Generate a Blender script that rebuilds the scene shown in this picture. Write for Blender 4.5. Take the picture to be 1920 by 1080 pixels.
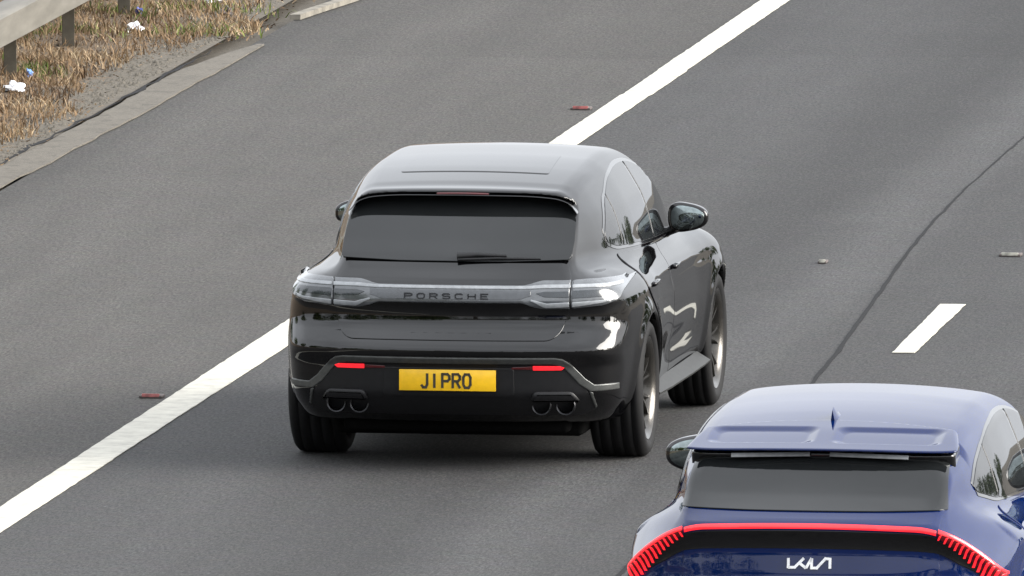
import bpy, bmesh, math, random
import numpy as np
from mathutils import Vector, Matrix
from mathutils.geometry import delaunay_2d_cdt

random.seed(7)
RNG = np.random.default_rng(11)
for o in list(bpy.data.objects):
    bpy.data.objects.remove(o)
SC = bpy.context.scene
COL = SC.collection

# ------------------------------------------------------------------ camera
cam_d = bpy.data.cameras.new('camera')
cam = bpy.data.objects.new('camera', cam_d)
COL.objects.link(cam)
FWD = Vector((-0.12719651, 0.98745391, -0.09357251))
RGT = Vector((0.99180550, 0.12775705, 0.0))
UPV = RGT.cross(FWD)
cam.matrix_world = Matrix(((RGT.x, UPV.x, -FWD.x, 14.6425828),
                           (RGT.y, UPV.y, -FWD.y, -111.9264452),
                           (RGT.z, UPV.z, -FWD.z, 11.5),
                           (0, 0, 0, 1)))
cam_d.sensor_width = 36.0
cam_d.lens = 39650.0 * 36.0 / 1920.0
cam_d.clip_start = 0.5
cam_d.clip_end = 6000.0
SC.camera = cam

# ------------------------------------------------------------------ sky, sun, exposure
SUN_EL, SUN_AZ = math.radians(22), math.radians(86)      # azimuth clockwise from the road direction (+Y)
world = bpy.data.worlds.new("World")
SC.world = world
world.use_nodes = True
wn = world.node_tree
wn.nodes.clear()
w_out = wn.nodes.new('ShaderNodeOutputWorld')
w_bg = wn.nodes.new('ShaderNodeBackground')
w_hs = wn.nodes.new('ShaderNodeHueSaturation')
w_sky = wn.nodes.new('ShaderNodeTexSky')
w_sky.sky_type = 'NISHITA'
w_sky.sun_disc = False
w_sky.sun_elevation = SUN_EL
w_sky.sun_rotation = SUN_AZ
w_sky.air_density = 1.0
w_sky.dust_density = 6.0
w_sky.ozone_density = 1.0
w_hs.inputs['Saturation'].default_value = 0.32
w_bg.inputs['Strength'].default_value = 0.13
wn.links.new(w_sky.outputs[0], w_hs.inputs['Color'])
# high thin cloud over the whole sky: brighter overhead than at the horizon, softly mottled
w_tc = wn.nodes.new('ShaderNodeTexCoord')
w_sx = wn.nodes.new('ShaderNodeSeparateXYZ')
w_up = wn.nodes.new('ShaderNodeMapRange')
w_up.inputs['From Min'].default_value = 0.0
w_up.inputs['From Max'].default_value = 1.0
w_up.inputs['To Min'].default_value = 6.8
w_up.inputs['To Max'].default_value = 8.6
w_no = wn.nodes.new('ShaderNodeTexNoise')
w_no.inputs['Scale'].default_value = 2.2
w_no.inputs['Detail'].default_value = 4
w_nr = wn.nodes.new('ShaderNodeMapRange')
w_nr.inputs['From Min'].default_value = 0.3
w_nr.inputs['From Max'].default_value = 0.7
w_nr.inputs['To Min'].default_value = 0.8
w_nr.inputs['To Max'].default_value = 1.2
w_ml = wn.nodes.new('ShaderNodeMath')
w_ml.operation = 'MULTIPLY'
w_vm = wn.nodes.new('ShaderNodeVectorMath')
w_vm.operation = 'SCALE'
w_vm.inputs[0].default_value = (0.95, 0.985, 1.04)
w_mx = wn.nodes.new('ShaderNodeMix')
w_mx.data_type = 'RGBA'
w_mx.inputs[0].default_value = 0.65
wn.links.new(w_tc.outputs['Generated'], w_sx.inputs[0])
wn.links.new(w_tc.outputs['Generated'], w_no.inputs['Vector'])
wn.links.new(w_sx.outputs[2], w_up.inputs['Value'])
wn.links.new(w_no.outputs[0], w_nr.inputs['Value'])
wn.links.new(w_up.outputs[0], w_ml.inputs[0])
wn.links.new(w_nr.outputs[0], w_ml.inputs[1])
wn.links.new(w_ml.outputs[0], w_vm.inputs['Scale'])
wn.links.new(w_hs.outputs[0], w_mx.inputs[6])
wn.links.new(w_vm.outputs[0], w_mx.inputs[7])
wn.links.new(w_mx.outputs[2], w_bg.inputs['Color'])
wn.links.new(w_bg.outputs[0], w_out.inputs['Surface'])

sun_d = bpy.data.lights.new('sun', 'SUN')
sun_d.energy = 3.0
sun_d.angle = math.radians(48)
sun_d.color = (1.0, 0.96, 0.9)
sun = bpy.data.objects.new('sun', sun_d)
COL.objects.link(sun)
sdir = Vector((math.sin(SUN_AZ) * math.cos(SUN_EL), math.cos(SUN_AZ) * math.cos(SUN_EL), math.sin(SUN_EL)))
sun.rotation_euler = sdir.to_track_quat('Z', 'Y').to_euler()
sun.location = (60, 10, 50)

SC.view_settings.view_transform = 'Standard'
SC.view_settings.look = 'None'
SC.view_settings.gamma = 1.0
SC.view_settings.use_curve_mapping = False
SC.view_settings.exposure = 1.12


# ------------------------------------------------------------------ object helpers
def tag(o, label=None, cat=None, group=None, kind=None):
    for k, v in (('label', label), ('category', cat), ('group', group), ('kind', kind)):
        if v:
            o[k] = v
    return o


def empty(name, loc=(0, 0, 0), rz=0.0, parent=None):
    o = bpy.data.objects.new(name, None)
    COL.objects.link(o)
    o.location = loc
    o.rotation_euler = (0, 0, rz)
    o.empty_display_size = 0.1
    if parent:
        o.parent = parent
    return o


def link(name, me, mat=None, parent=None):
    if mat is not None and not me.materials:
        me.materials.append(mat)
    o = bpy.data.objects.new(name, me)
    COL.objects.link(o)
    if parent:
        o.parent = parent
    return o


def np_mesh(name, verts, faces, normals=None, smooth=True):
    me = bpy.data.meshes.new(name)
    verts = np.asarray(verts, dtype=np.float32)
    if isinstance(faces, np.ndarray):
        n, k = faces.shape
        me.vertices.add(len(verts))
        me.vertices.foreach_set('co', verts.ravel())
        me.loops.add(n * k)
        me.loops.foreach_set('vertex_index', faces.astype(np.int32).ravel())
        me.polygons.add(n)
        me.polygons.foreach_set('loop_start', np.arange(0, n * k, k, dtype=np.int32))
        me.update(calc_edges=True)
    else:
        me.from_pydata([tuple(map(float, v)) for v in verts], [], faces)
    me.validate()
    if smooth:
        me.polygons.foreach_set('use_smooth', np.ones(len(me.polygons), dtype=bool))
    if normals is not None and len(normals) == len(me.vertices):
        me.normals_split_custom_set_from_vertices(np.asarray(normals, dtype=np.float32))
    me.update()
    return me


def bm_mesh(name, bm, smooth_angle=None):
    bmesh.ops.recalc_face_normals(bm, faces=bm.faces)
    me = bpy.data.meshes.new(name)
    bm.to_mesh(me)
    bm.free()
    if smooth_angle:
        me.polygons.foreach_set('use_smooth', np.ones(len(me.polygons), dtype=bool))
        me.set_sharp_from_angle(angle=math.radians(smooth_angle))
    return me


def bm_box(bm, c, s, rot=None, bevel=0.0):
    r = bmesh.ops.create_cube(bm, size=1.0)
    m = Matrix.Diagonal((s[0], s[1], s[2], 1))
    if rot is not None:
        m = rot.to_4x4() @ m
    m = Matrix.Translation(c) @ m
    bmesh.ops.transform(bm, matrix=m, verts=r['verts'])
    if bevel > 0:
        es = list({e for v in r['verts'] for e in v.link_edges})
        bmesh.ops.bevel(bm, geom=es, offset=bevel, segments=2, affect='EDGES', profile=0.5)


def lathe_x(profile, n=64):
    """surface of revolution round the x axis; profile = [(x, r), ...]"""
    p = np.array(profile, float)
    a = np.linspace(0, 2 * np.pi, n, endpoint=False)
    V = np.stack([np.repeat(p[None, :, 0], n, 0), p[None, :, 1] * np.cos(a)[:, None], p[None, :, 1] * np.sin(a)[:, None]], -1).reshape(-1, 3)
    m = len(p)
    F = []
    for i in range(n):
        j = (i + 1) % n
        for k in range(m - 1):
            F.append((i * m + k, i * m + k + 1, j * m + k + 1, j * m + k))
    return V, np.array(F)


def lathe_obj(name, profile, mat, parent, n=64, ang=40):
    V, F = lathe_x(profile, n)
    me = np_mesh(name, V, F)
    bm = bmesh.new()
    bm.from_mesh(me)
    bpy.data.meshes.remove(me)
    return link(name, bm_mesh(name, bm, ang), mat, parent)


# ------------------------------------------------------------------ material helpers
class NT:
    def __init__(self, name):
        self.m = bpy.data.materials.new(name)
        self.m.use_nodes = True
        self.t = self.m.node_tree
        self.b = self.t.nodes['Principled BSDF']

    def n(self, typ, **kw):
        nd = self.t.nodes.new(typ)
        for k, v in kw.items():
            if k in nd.inputs:
                nd.inputs[k].default_value = v
            else:
                setattr(nd, k, v)
        return nd

    def l(self, a, b):
        self.t.links.new(a, b)

    def noise(self, vec, scale, detail=3, rough=0.6):
        nd = self.n('ShaderNodeTexNoise', Scale=scale, Detail=detail, Roughness=rough)
        self.l(vec, nd.inputs['Vector'])
        return nd.outputs['Fac']

    def ramp(self, fac, stops):
        nd = self.n('ShaderNodeValToRGB')
        e = nd.color_ramp.elements
        while len(e) < len(stops):
            e.new(0.5)
        for el, (p, c) in zip(e, stops):
            el.position = p
            el.color = (c[0], c[1], c[2], 1) if not isinstance(c, (int, float)) else (c, c, c, 1)
        self.l(fac, nd.inputs['Fac'])
        return nd.outputs['Color']

    def mix(self, fac, a, b, blend='MIX'):
        nd = self.n('ShaderNodeMix', data_type='RGBA', blend_type=blend)
        for s, v in (('Factor', fac), ('A', a), ('B', b)):
            i = [q for q in nd.inputs if q.name == s and (q.type == 'RGBA' or s == 'Factor' and q.type == 'VALUE')][0]
            if hasattr(v, 'is_linked') or hasattr(v, 'links'):
                self.l(v, i)
            elif s == 'Factor':
                i.default_value = v
            else:
                i.default_value = (v[0], v[1], v[2], 1)
        return [q for q in nd.outputs if q.type == 'RGBA'][0]

    def math(self, op, a, b=0.0, c=None, clamp=False):
        nd = self.n('ShaderNodeMath', operation=op, use_clamp=clamp)
        for i, v in enumerate((a, b, c)):
            if v is None:
                continue
            if isinstance(v, (int, float)):
                nd.inputs[i].default_value = v
            else:
                self.l(v, nd.inputs[i])
        return nd.outputs[0]

    def pos(self):
        return self.n('ShaderNodeTexCoord').outputs['Object']

    def bump(self, h, strength=0.3, dist=0.01):
        nd = self.n('ShaderNodeBump', Strength=strength, Distance=dist)
        self.l(h, nd.inputs['Height'])
        self.l(nd.outputs[0], self.b.inputs['Normal'])


def simple(name, col, rough=0.5, metal=0.0, coat=0.0, spec=0.5, emit=None, estr=0.0, var=0.15, vscale=30.0, coat_rough=0.03, ior=1.5):
    t = NT(name)
    v = t.noise(t.pos(), vscale, 4)
    lo = tuple(c * (1 - var) for c in col)
    hi = tuple(min(1, c * (1 + var)) for c in col)
    t.l(t.ramp(v, [(0.35, lo), (0.65, hi)]), t.b.inputs['Base Color'])
    t.b.inputs['Roughness'].default_value = rough
    t.b.inputs['Metallic'].default_value = metal
    t.b.inputs['IOR'].default_value = ior
    t.b.inputs['Specular IOR Level'].default_value = spec
    t.b.inputs['Coat Weight'].default_value = coat
    t.b.inputs['Coat Roughness'].default_value = coat_rough
    if emit:
        t.b.inputs['Emission Color'].default_value = (*emit, 1)
        t.b.inputs['Emission Strength'].default_value = estr
    return t.m


def lane_mat(name, base, lane_profile=None, warm=(1, 1, 1), grain=1.5, edge=None, cross=None):
    """worn asphalt: stone grain, blotches, wear that follows the lane (lateral profile in world x)"""
    t = NT(name)
    P = t.pos()
    sep = t.n('ShaderNodeSeparateXYZ')
    t.l(P, sep.inputs[0])
    sg = t.n('ShaderNodeMapping')
    sg.inputs['Scale'].default_value = (1.0, 0.16, 1.0)
    t.l(P, sg.inputs['Vector'])
    fine = t.noise(sg.outputs[0], 75.0, 2, 0.8)
    fine2 = t.noise(P, 38.0, 3, 0.75)
    st = t.n('ShaderNodeMapping')
    st.inputs['Scale'].default_value = (1.0, 0.07, 1.0)
    t.l(P, st.inputs['Vector'])
    streak = t.noise(st.outputs[0], 2.2, 4, 0.6)
    blotch = t.noise(P, 0.55, 4, 0.6)
    v = t.math('ADD', t.math('MULTIPLY', t.math('SUBTRACT', fine, 0.5), grain * 2.0), 1.0)
    v = t.math('MULTIPLY', v, t.math('ADD', t.math('MULTIPLY', t.math('SUBTRACT', fine2, 0.5), grain * 1.6), 1.0))
    v = t.math('MULTIPLY', v, t.math('ADD', t.math('MULTIPLY', t.math('SUBTRACT', streak, 0.5), 0.75), 1.0))
    v = t.math('MULTIPLY', v, t.math('ADD', t.math('MULTIPLY', t.math('SUBTRACT', blotch, 0.5), 0.35), 1.0))
    if lane_profile:
        fr = t.math('DIVIDE', t.math('SUBTRACT', sep.outputs[0], lane_profile[0]), lane_profile[1] - lane_profile[0], clamp=True)
        wob = t.math('ADD', fr, t.math('MULTIPLY', t.math('SUBTRACT', t.noise(P, 0.9, 3), 0.5), 0.03))
        lp = t.ramp(wob, lane_profile[2])
        v = t.math('MULTIPLY', v, lp)
    if cross:
        # a transverse construction joint: the surfacing laid beyond it is a different batch
        w = t.math('ADD', sep.outputs[1], t.math('MULTIPLY', t.noise(P, 1.3, 2), 0.25))
        step = t.math('GREATER_THAN', w, cross[0])
        v = t.math('MULTIPLY', v, t.math('ADD', t.math('MULTIPLY', step, cross[1]), 1.0))
    base_c = t.n('ShaderNodeCombineColor')
    for i in range(3):
        t.l(t.math('MULTIPLY', v, base * warm[i]), base_c.inputs[i])
    col = base_c.outputs[0]
    # scattered pale and dark stones, faint mineral tints
    tint = t.n('ShaderNodeTexNoise', Scale=7.0, Detail=3.0)
    t.l(P, tint.inputs['Vector'])
    col = t.mix(0.10, col, t.mix(1.0, col, tint.outputs['Color'], 'OVERLAY'))
    vor = t.n('ShaderNodeTexVoronoi', Scale=85.0)
    t.l(P, vor.inputs['Vector'])
    sx = t.n('ShaderNodeSeparateColor')
    t.l(vor.outputs['Color'], sx.inputs[0])
    col = t.mix(t.math('GREATER_THAN', sx.outputs[0], 0.95), col, (base * 1.6, base * 1.5, base * 1.42))
    col = t.mix(t.math('GREATER_THAN', sx.outputs[1], 0.95), col, (base * 0.45, base * 0.45, base * 0.48))
    t.l(col, t.b.inputs['Base Color'])
    t.b.inputs['Roughness'].default_value = 0.85
    t.b.inputs['Specular IOR Level'].default_value = 0.35
    t.bump(fine2, 0.5, 0.006)
    return t.m


M = {}
M['road'] = lane_mat('worn lane asphalt', 0.038, (-2.0, 12.0, [
    (0.0, 0.88), (0.03, 0.98), (0.06, 1.10), (0.10, 0.95), (0.13, 0.70), (0.155, 0.62), (0.172, 0.85), (0.195, 1.26),
    (0.214, 1.15), (0.221, 0.92), (0.245, 0.84), (0.29, 0.88), (0.36, 1.05), (0.45, 0.85), (0.55, 1.0), (0.8, 0.9)]), warm=(1.0, 0.985, 0.99), cross=(26.0, -0.10))
M['shoulder'] = lane_mat('hard shoulder asphalt', 0.049, (-4.9, -2.0, [
    (0.0, 0.72), (0.06, 0.76), (0.10, 0.95), (0.16, 1.05), (0.5, 1.0), (0.86, 0.93), (1.0, 0.84)]), warm=(1.10, 1.03, 0.94), cross=(25.6, -0.10))


def line_mat():
    t = NT('road marking paint')
    P = t.pos()
    wear = t.noise(P, 7.0, 5, 0.7)
    fine = t.noise(P, 60.0, 3, 0.7)
    c = t.ramp(wear, [(0.3, (0.33, 0.315, 0.27)), (0.5, (0.47, 0.45, 0.385)), (0.7, (0.56, 0.54, 0.465))])
    holes = t.math('GREATER_THAN', t.math('MULTIPLY', wear, fine), 0.42)
    c = t.mix(t.math('MULTIPLY', holes, 0.35), c, (0.20, 0.195, 0.18))
    t.l(c, t.b.inputs['Base Color'])
    t.b.inputs['Roughness'].default_value = 0.6
    t.bump(fine, 0.3, 0.004)
    return t.m


M['line'] = line_mat()
M['tar'] = simple('bitumen joint seal', (0.010, 0.010, 0.011), 0.85, var=0.4, spec=0.2)


def concrete_mat():
    t = NT('dirty channel concrete')
    P = t.pos()
    a = t.noise(P, 3.0, 5, 0.65)
    b = t.noise(P, 40.0, 4, 0.7)
    c = t.ramp(a, [(0.3, (0.075, 0.067, 0.054)), (0.5, (0.118, 0.104, 0.083)), (0.72, (0.155, 0.137, 0.111))])
    c = t.mix(0.5, c, t.ramp(b, [(0.3, (0.04, 0.037, 0.032)), (0.7, (0.15, 0.135, 0.11))]))
    c = t.mix(t.math('MULTIPLY', t.math('GREATER_THAN', t.noise(P, 6.0, 5, 0.7), 0.58), 0.55), c, (0.05, 0.044, 0.036))
    t.l(c, t.b.inputs['Base Color'])
    t.b.inputs['Roughness'].default_value = 0.9
    t.bump(b, 0.5, 0.01)
    return t.m


M['concrete'] = concrete_mat()


M['pale_concrete'] = simple('pale kerb concrete', (0.17, 0.155, 0.128), 0.9, var=0.3, vscale=9)


def soil_mat():
    t = NT('dry verge soil')
    P = t.pos()
    a = t.noise(P, 2.2, 5, 0.6)
    b = t.noise(P, 28.0, 4, 0.7)
    sep = t.n('ShaderNodeSeparateXYZ')
    t.l(P, sep.inputs[0])
    grit = t.ramp(b, [(0.3, (0.065, 0.057, 0.045)), (0.7, (0.125, 0.108, 0.084))])
    earth = t.ramp(a, [(0.3, (0.085, 0.056, 0.033)), (0.55, (0.15, 0.10, 0.058)), (0.75, (0.10, 0.078, 0.045))])
    earth = t.mix(0.4, earth, grit)
    edge = t.math('ADD', sep.outputs[0], t.math('MULTIPLY', t.math('SUBTRACT', a, 0.5), 1.2))
    t.l(t.mix(t.math('GREATER_THAN', edge, -5.55), earth, grit), t.b.inputs['Base Color'])
    t.b.inputs['Roughness'].default_value = 0.95
    t.bump(b, 0.6, 0.02)
    return t.m


M['soil'] = soil_mat()


def grass_mat(name, cols):
    t = NT(name)
    at = t.n('ShaderNodeAttribute', attribute_name='tone')
    c = t.ramp(at.outputs['Fac'], [(i / (len(cols) - 1), k) for i, k in enumerate(cols)])
    t.l(c, t.b.inputs['Base Color'])
    t.b.inputs['Roughness'].default_value = 0.8
    t.b.inputs['Specular IOR Level'].default_value = 0.2
    return t.m


M['dry_grass'] = grass_mat('dry verge grass', [(0.085, 0.056, 0.036), (0.15, 0.10, 0.058), (0.225, 0.148, 0.083), (0.295, 0.212, 0.128), (0.40, 0.32, 0.21)])
M['green_grass'] = grass_mat('green weeds', [(0.05, 0.075, 0.02), (0.10, 0.14, 0.03), (0.19, 0.21, 0.06)])
M['far_leaf'] = grass_mat('tree leaves', [(0.03, 0.045, 0.015), (0.05, 0.075, 0.02), (0.09, 0.12, 0.035)])
M['bark'] = simple('bark', (0.09, 0.07, 0.05), 0.9)


def galv_mat(name, lo, hi, rough=0.55, metal=0.35):
    t = NT(name)
    P = t.pos()
    st = t.n('ShaderNodeMapping')
    st.inputs['Scale'].default_value = (1.0, 0.15, 1.0)
    t.l(P, st.inputs['Vector'])
    a = t.noise(st.outputs[0], 9.0, 5, 0.65)
    t.l(t.ramp(a, [(0.3, lo), (0.7, hi)]), t.b.inputs['Base Color'])
    t.b.inputs['Roughness'].default_value = rough
    t.b.inputs['Metallic'].default_value = metal
    return t.m


M['rail'] = galv_mat('weathered galvanised beam', (0.10, 0.092, 0.075), (0.165, 0.153, 0.128), 0.6, 0.15)
M['post'] = galv_mat('weathered galvanised post', (0.075, 0.066, 0.05), (0.14, 0.125, 0.095), 0.7, 0.1)
M['post_dark'] = simple('post inner face', (0.03, 0.028, 0.03), 0.8)
M['paper'] = simple('white litter', (0.72, 0.72, 0.74), 0.7)
M['blue_plastic'] = simple('blue plastic litter', (0.02, 0.035, 0.22), 0.4)
M['pale_blue'] = simple('pale blue plastic litter', (0.12, 0.24, 0.55), 0.4)
M['stud_body'] = simple('stud rubber', (0.09, 0.075, 0.07), 0.8)
M['stud_red'] = simple('red reflector stud', (0.22, 0.055, 0.05), 0.5, var=.35)
M['stud_white'] = simple('white reflector stud', (0.24, 0.235, 0.20), 0.45, var=.35)

M['black_paint'] = simple('black car paint', (0.0014, 0.0014, 0.0018), 0.03, spec=0.65, var=0.05)


def blue_paint():
    t = NT('blue metallic car paint')
    v = t.noise(t.pos(), 900.0, 2)
    t.l(t.ramp(v, [(0.3, (0.0003, 0.0075, 0.054)), (0.7, (0.0006, 0.0112, 0.078))]), t.b.inputs['Base Color'])
    t.b.inputs['Metallic'].default_value = 0.0
    t.b.inputs['Roughness'].default_value = 0.03
    t.b.inputs['Specular IOR Level'].default_value = 0.5
    t.b.inputs['Coat Weight'].default_value = 0.0
    t.b.inputs['Coat Roughness'].default_value = 0.03
    return t.m


M['blue_paint'] = blue_paint()
M['gloss_black'] = simple('gloss black trim', (0.005, 0.005, 0.006), 0.08, coat=0.6)
M['glass'] = simple('tinted car glass', (0.010, 0.011, 0.012), 0.02, spec=0.6, var=0.05)
M['grey_glass'] = simple('privacy glass', (0.010, 0.011, 0.0115), 0.025, spec=0.5, var=0.08, vscale=4)
M['plastic'] = simple('black bumper plastic', (0.0075, 0.0075, 0.0085), 0.48, spec=0.4)
M['dark_gap'] = simple('dark underside', (0.004, 0.004, 0.004), 0.9, spec=0.05)
M['satin'] = simple('satin grey trim', (0.085, 0.088, 0.085), 0.32, metal=0.4)
M['lamp_clear'] = simple('clear smoked lamp lens', (0.082, 0.088, 0.095), 0.12, coat=1.0, spec=0.9, metal=0.2)
M['lamp_bar'] = simple('clear light guide', (0.27, 0.285, 0.30), 0.2, coat=1.0)
M['slot_daylight'] = simple('slot daylight grey', (0.17, 0.175, 0.18), 0.4)  # pale colour standing in for daylight seen through the spoiler slots
M['lamp_dark'] = simple('dark lamp insert', (0.02, 0.025, 0.03), 0.2, coat=0.8)
M['lamp_strip'] = simple('smoked light strip', (0.05, 0.055, 0.062), 0.2, coat=1.0)
M['sill_grey'] = simple('dark satin sill', (0.035, 0.036, 0.035), 0.5, spec=0.25)
M['chrome'] = simple('bright metal', (0.62, 0.63, 0.65), 0.18, metal=1.0)
M['exhaust'] = simple('dark exhaust tip', (0.045, 0.045, 0.048), 0.3, metal=0.9)
M['red_lamp'] = simple('lit red lamp', (0.75, 0.012, 0.02), 0.25, coat=0.6, emit=(1.0, 0.02, 0.03), estr=0.55)
M['glow_reflector'] = simple('red reflector', (0.85, 0.01, 0.02), 0.25, coat=0.6, emit=(1.0, 0.02, 0.03), estr=0.42)  # not a lamp: emission stands in for light the reflector sends back
M['dim_red'] = simple('unlit red lens', (0.09, 0.008, 0.01), 0.25, coat=0.6)
M['red_gap'] = simple('dark red lamp housing', (0.16, 0.005, 0.008), 0.3, coat=0.5)
M['plate'] = simple('yellow number plate', (0.86, 0.50, 0.008), 0.35, coat=0.3, var=0.05)
M['plate_ink'] = simple('plate characters', (0.035, 0.03, 0.02), 0.4)
M['rubber'] = simple('tyre rubber', (0.0065, 0.0065, 0.007), 0.7, spec=0.25)
M['rim'] = simple('dark grey alloy', (0.07, 0.066, 0.06), 0.26, metal=0.85, coat=0.3)
M['rim_dark'] = simple('rim barrel', (0.05, 0.05, 0.05), 0.4, metal=0.6)
M['disc'] = simple('brake disc', (0.22, 0.21, 0.2), 0.35, metal=0.9)
M['letter_grey'] = simple('raised smoked lettering', (0.028, 0.03, 0.034), 0.3)
M['badge_white'] = simple('white metal badge', (0.85, 0.86, 0.88), 0.3)
M['mirror'] = simple('door mirror glass', (0.26, 0.30, 0.30), 0.03, metal=1.0)
M['interior'] = simple('cabin red trim', (0.18, 0.02, 0.02), 0.7)


# ------------------------------------------------------------------ setting
def sheet(name, xs, ys, z, mat, zf=None, kind='structure'):
    X, Y = np.meshgrid(np.asarray(xs, float), np.asarray(ys, float), indexing='ij')
    Z = np.full_like(X, z) if zf is None else zf(X, Y)
    nx, ny = len(xs), len(ys)
    V = np.stack([X, Y, Z], -1).reshape(-1, 3)
    i, j = np.meshgrid(np.arange(nx - 1), np.arange(ny - 1), indexing='ij')
    a = (i * ny + j).ravel()
    F = np.stack([a, a + ny, a + ny + 1, a + 1], -1)
    return tag(link(name, np_mesh(name, V, F), mat), kind=kind)


def strip(name, left, right, z, thick, mat):
    """a ribbon with real thickness between two polylines of equal length"""
    bm = bmesh.new()
    rows = []
    for (a, b) in zip(left, right):
        rows.append([bm.verts.new((a[0], a[1], z)), bm.verts.new((b[0], b[1], z)), bm.verts.new((b[0], b[1], z + thick)), bm.verts.new((a[0], a[1], z + thick))])
    for p, q in zip(rows[:-1], rows[1:]):
        for k in range(1, 4):
            bm.faces.new((p[k], p[(k + 1) % 4], q[(k + 1) % 4], q[k]))
    bm.faces.new(rows[0][::-1])
    bm.faces.new(rows[-1])
    return link(name, bm_mesh(name, bm), mat)


def lerp_path(pts, ys):
    p = np.array(sorted(pts, key=lambda q: q[1]))
    return np.interp(ys, p[:, 1], p[:, 0])


sheet('ground', [-2500, -400, -60, -30, 30, 60, 400, 2500], [-2500, -300, -60, 0, 60, 300, 2500], -0.06, M['soil'])
sheet('road', np.linspace(-2.0, 12.0, 8), np.linspace(-260, 400, 67), 0.0, M['road'])
sheet('hard_shoulder', [-4.9, -4.0, -3.0, -2.0], np.linspace(-260, 400, 67), 0.0, M['shoulder'])


def verge_z(X, Y):
    t = np.clip((-5.14 - X) / 1.0, 0, 1)
    n = 0.02 * np.sin(X * 5.1 + Y * 1.7) + 0.018 * np.sin(X * 2.3 - Y * 3.1 + 1.0) + 0.012 * np.sin(Y * 6.3 + X * 9)
    return 0.012 + 0.05 * t + n * t + 0.10 * np.clip((-8 - X) / 4, 0, 3)


sheet('verge', np.concatenate([np.linspace(-30, -9, 12)[:-1], np.linspace(-9, -5.12, 60)]), np.concatenate([np.linspace(-60, 5, 60)[:-1], np.linspace(5, 75, 420)]), 0, M['soil'], verge_z)

# channel concrete along the edge of the hard shoulder, broken away between two lengths
ys = np.linspace(-20, 26.2, 140)
xi = lerp_path([(-4.93, -20), (-4.92, 15.4), (-4.83, 20.8), (-4.80, 26.2)], ys) + 0.006 * np.sin(ys * 1.9) + RNG.normal(0, 0.005, len(ys))
xo = xi - 0.25 * np.clip((26.3 - ys) / 2.2, 0.02, 1) ** 0.6 + RNG.normal(0, 0.006, len(ys))
k = strip('kerb', list(zip(xo, ys)), list(zip(xi, ys)), 0.004, 0.010, M['concrete'])
tag(k, kind='structure')
ys = np.linspace(28.3, 60, 60)
xi = lerp_path([(-4.86, 28.3), (-4.68, 30.0), (-4.55, 34), (-4.5, 60)], ys) + RNG.normal(0, 0.006, len(ys))
k = strip('kerb', list(zip(xi - 0.075, ys)), list(zip(xi, ys)), 0.004, 0.035, M['pale_concrete'])
tag(k, kind='structure')
ys = np.linspace(-20, 25.6, 150)
xj = lerp_path([(-5.22, -20), (-5.20, 15.4), (-5.11, 20.8), (-5.06, 26)], ys) + RNG.normal(0, 0.012, len(ys))
wj = np.clip(0.010 + 0.010 * np.sin(ys * 2.3) * np.sin(ys * 0.9 + 1) + RNG.normal(0, 0.004, len(ys)), 0.001, 0.024)
tag(strip('drain_joint', list(zip(xj - wj, ys)), list(zip(xj + wj, ys)), 0.014, 0.004, M['tar']), kind='structure')

# markings
ys = np.concatenate([np.linspace(-9, 36, 330), np.linspace(37, 200, 40)])
xl = lerp_path([(-2.10, -9), (-2.077, -3.1), (-2.004, 7.46), (-1.993, 18.9), (-1.976, 30.4), (-1.94, 60), (-1.8, 200)], ys) + RNG.normal(0, 0.0018, len(ys))
xr = lerp_path([(-1.905, -9), (-1.884, -4.36), (-1.795, 5.8), (-1.807, 18.97), (-1.785, 30.4), (-1.75, 60), (-1.6, 200)], ys) + RNG.normal(0, 0.0018, len(ys))
jog = np.where((ys > 22.6) & (ys < 24.6), 0.008, 0.0)
tag(strip('edge_line', list(zip(xl + jog, ys)), list(zip(xr + jog, ys)), 0.003, 0.004, M['line']),
    'long solid white line painted between the hard shoulder and the lane', 'road marking')
ys = np.linspace(5.80, 8.71, 24)
xl = np.interp(ys, [5.8, 8.7], [1.636, 1.592]) + RNG.normal(0, 0.002, 24)
xr = np.interp(ys, [5.8, 8.7], [1.761, 1.738]) + RNG.normal(0, 0.002, 24)
tag(strip('lane_dash', list(zip(xl, ys)), list(zip(xr, ys)), 0.003, 0.004, M['line']),
    'short white dash painted between the two lanes right of the black car', 'road marking')

# the sealed joint that wanders along the lane edge
ys = np.linspace(-14, 34, 160)
xs = lerp_path([(1.62, -14), (1.5, -2), (1.39, 4.3), (1.20, 8.5), (1.07, 11.4), (0.957, 14.2), (0.925, 17), (0.914, 19.2), (0.91, 34)], ys)
xs = np.convolve(np.pad(xs, 6, mode='edge'), np.ones(13) / 13, mode='valid') + RNG.normal(0, 0.004, len(ys))
wj = np.interp(ys, [-14, 2, 12, 16, 34], [0.008, 0.013, 0.012, 0.006, 0.004]) * (1 + RNG.normal(0, 0.15, len(ys)))
tag(strip('road_joint', list(zip(xs - wj, ys)), list(zip(xs + wj, ys)), 0.001, 0.0022, M['tar']), kind='structure')


# road studs
def stud(loc, mat, label, group=None, s=1.0):
    r = tag(empty('road_stud', loc), label, 'road stud', group)
    bm = bmesh.new()
    bm_box(bm, (0, 0, 0.008), (0.13 * s, 0.12, 0.016), bevel=0.006)
    link('housing', bm_mesh('stud_housing', bm, 40), M['stud_body'], r)
    bm = bmesh.new()
    bm_box(bm, (0, -0.050, 0.014), (0.10 * s, 0.016, 0.022), Matrix.Rotation(math.radians(-25), 3, 'X'), bevel=0.004)
    link('reflector', bm_mesh('stud_reflector', bm, 40), mat, r)
    return r


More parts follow.
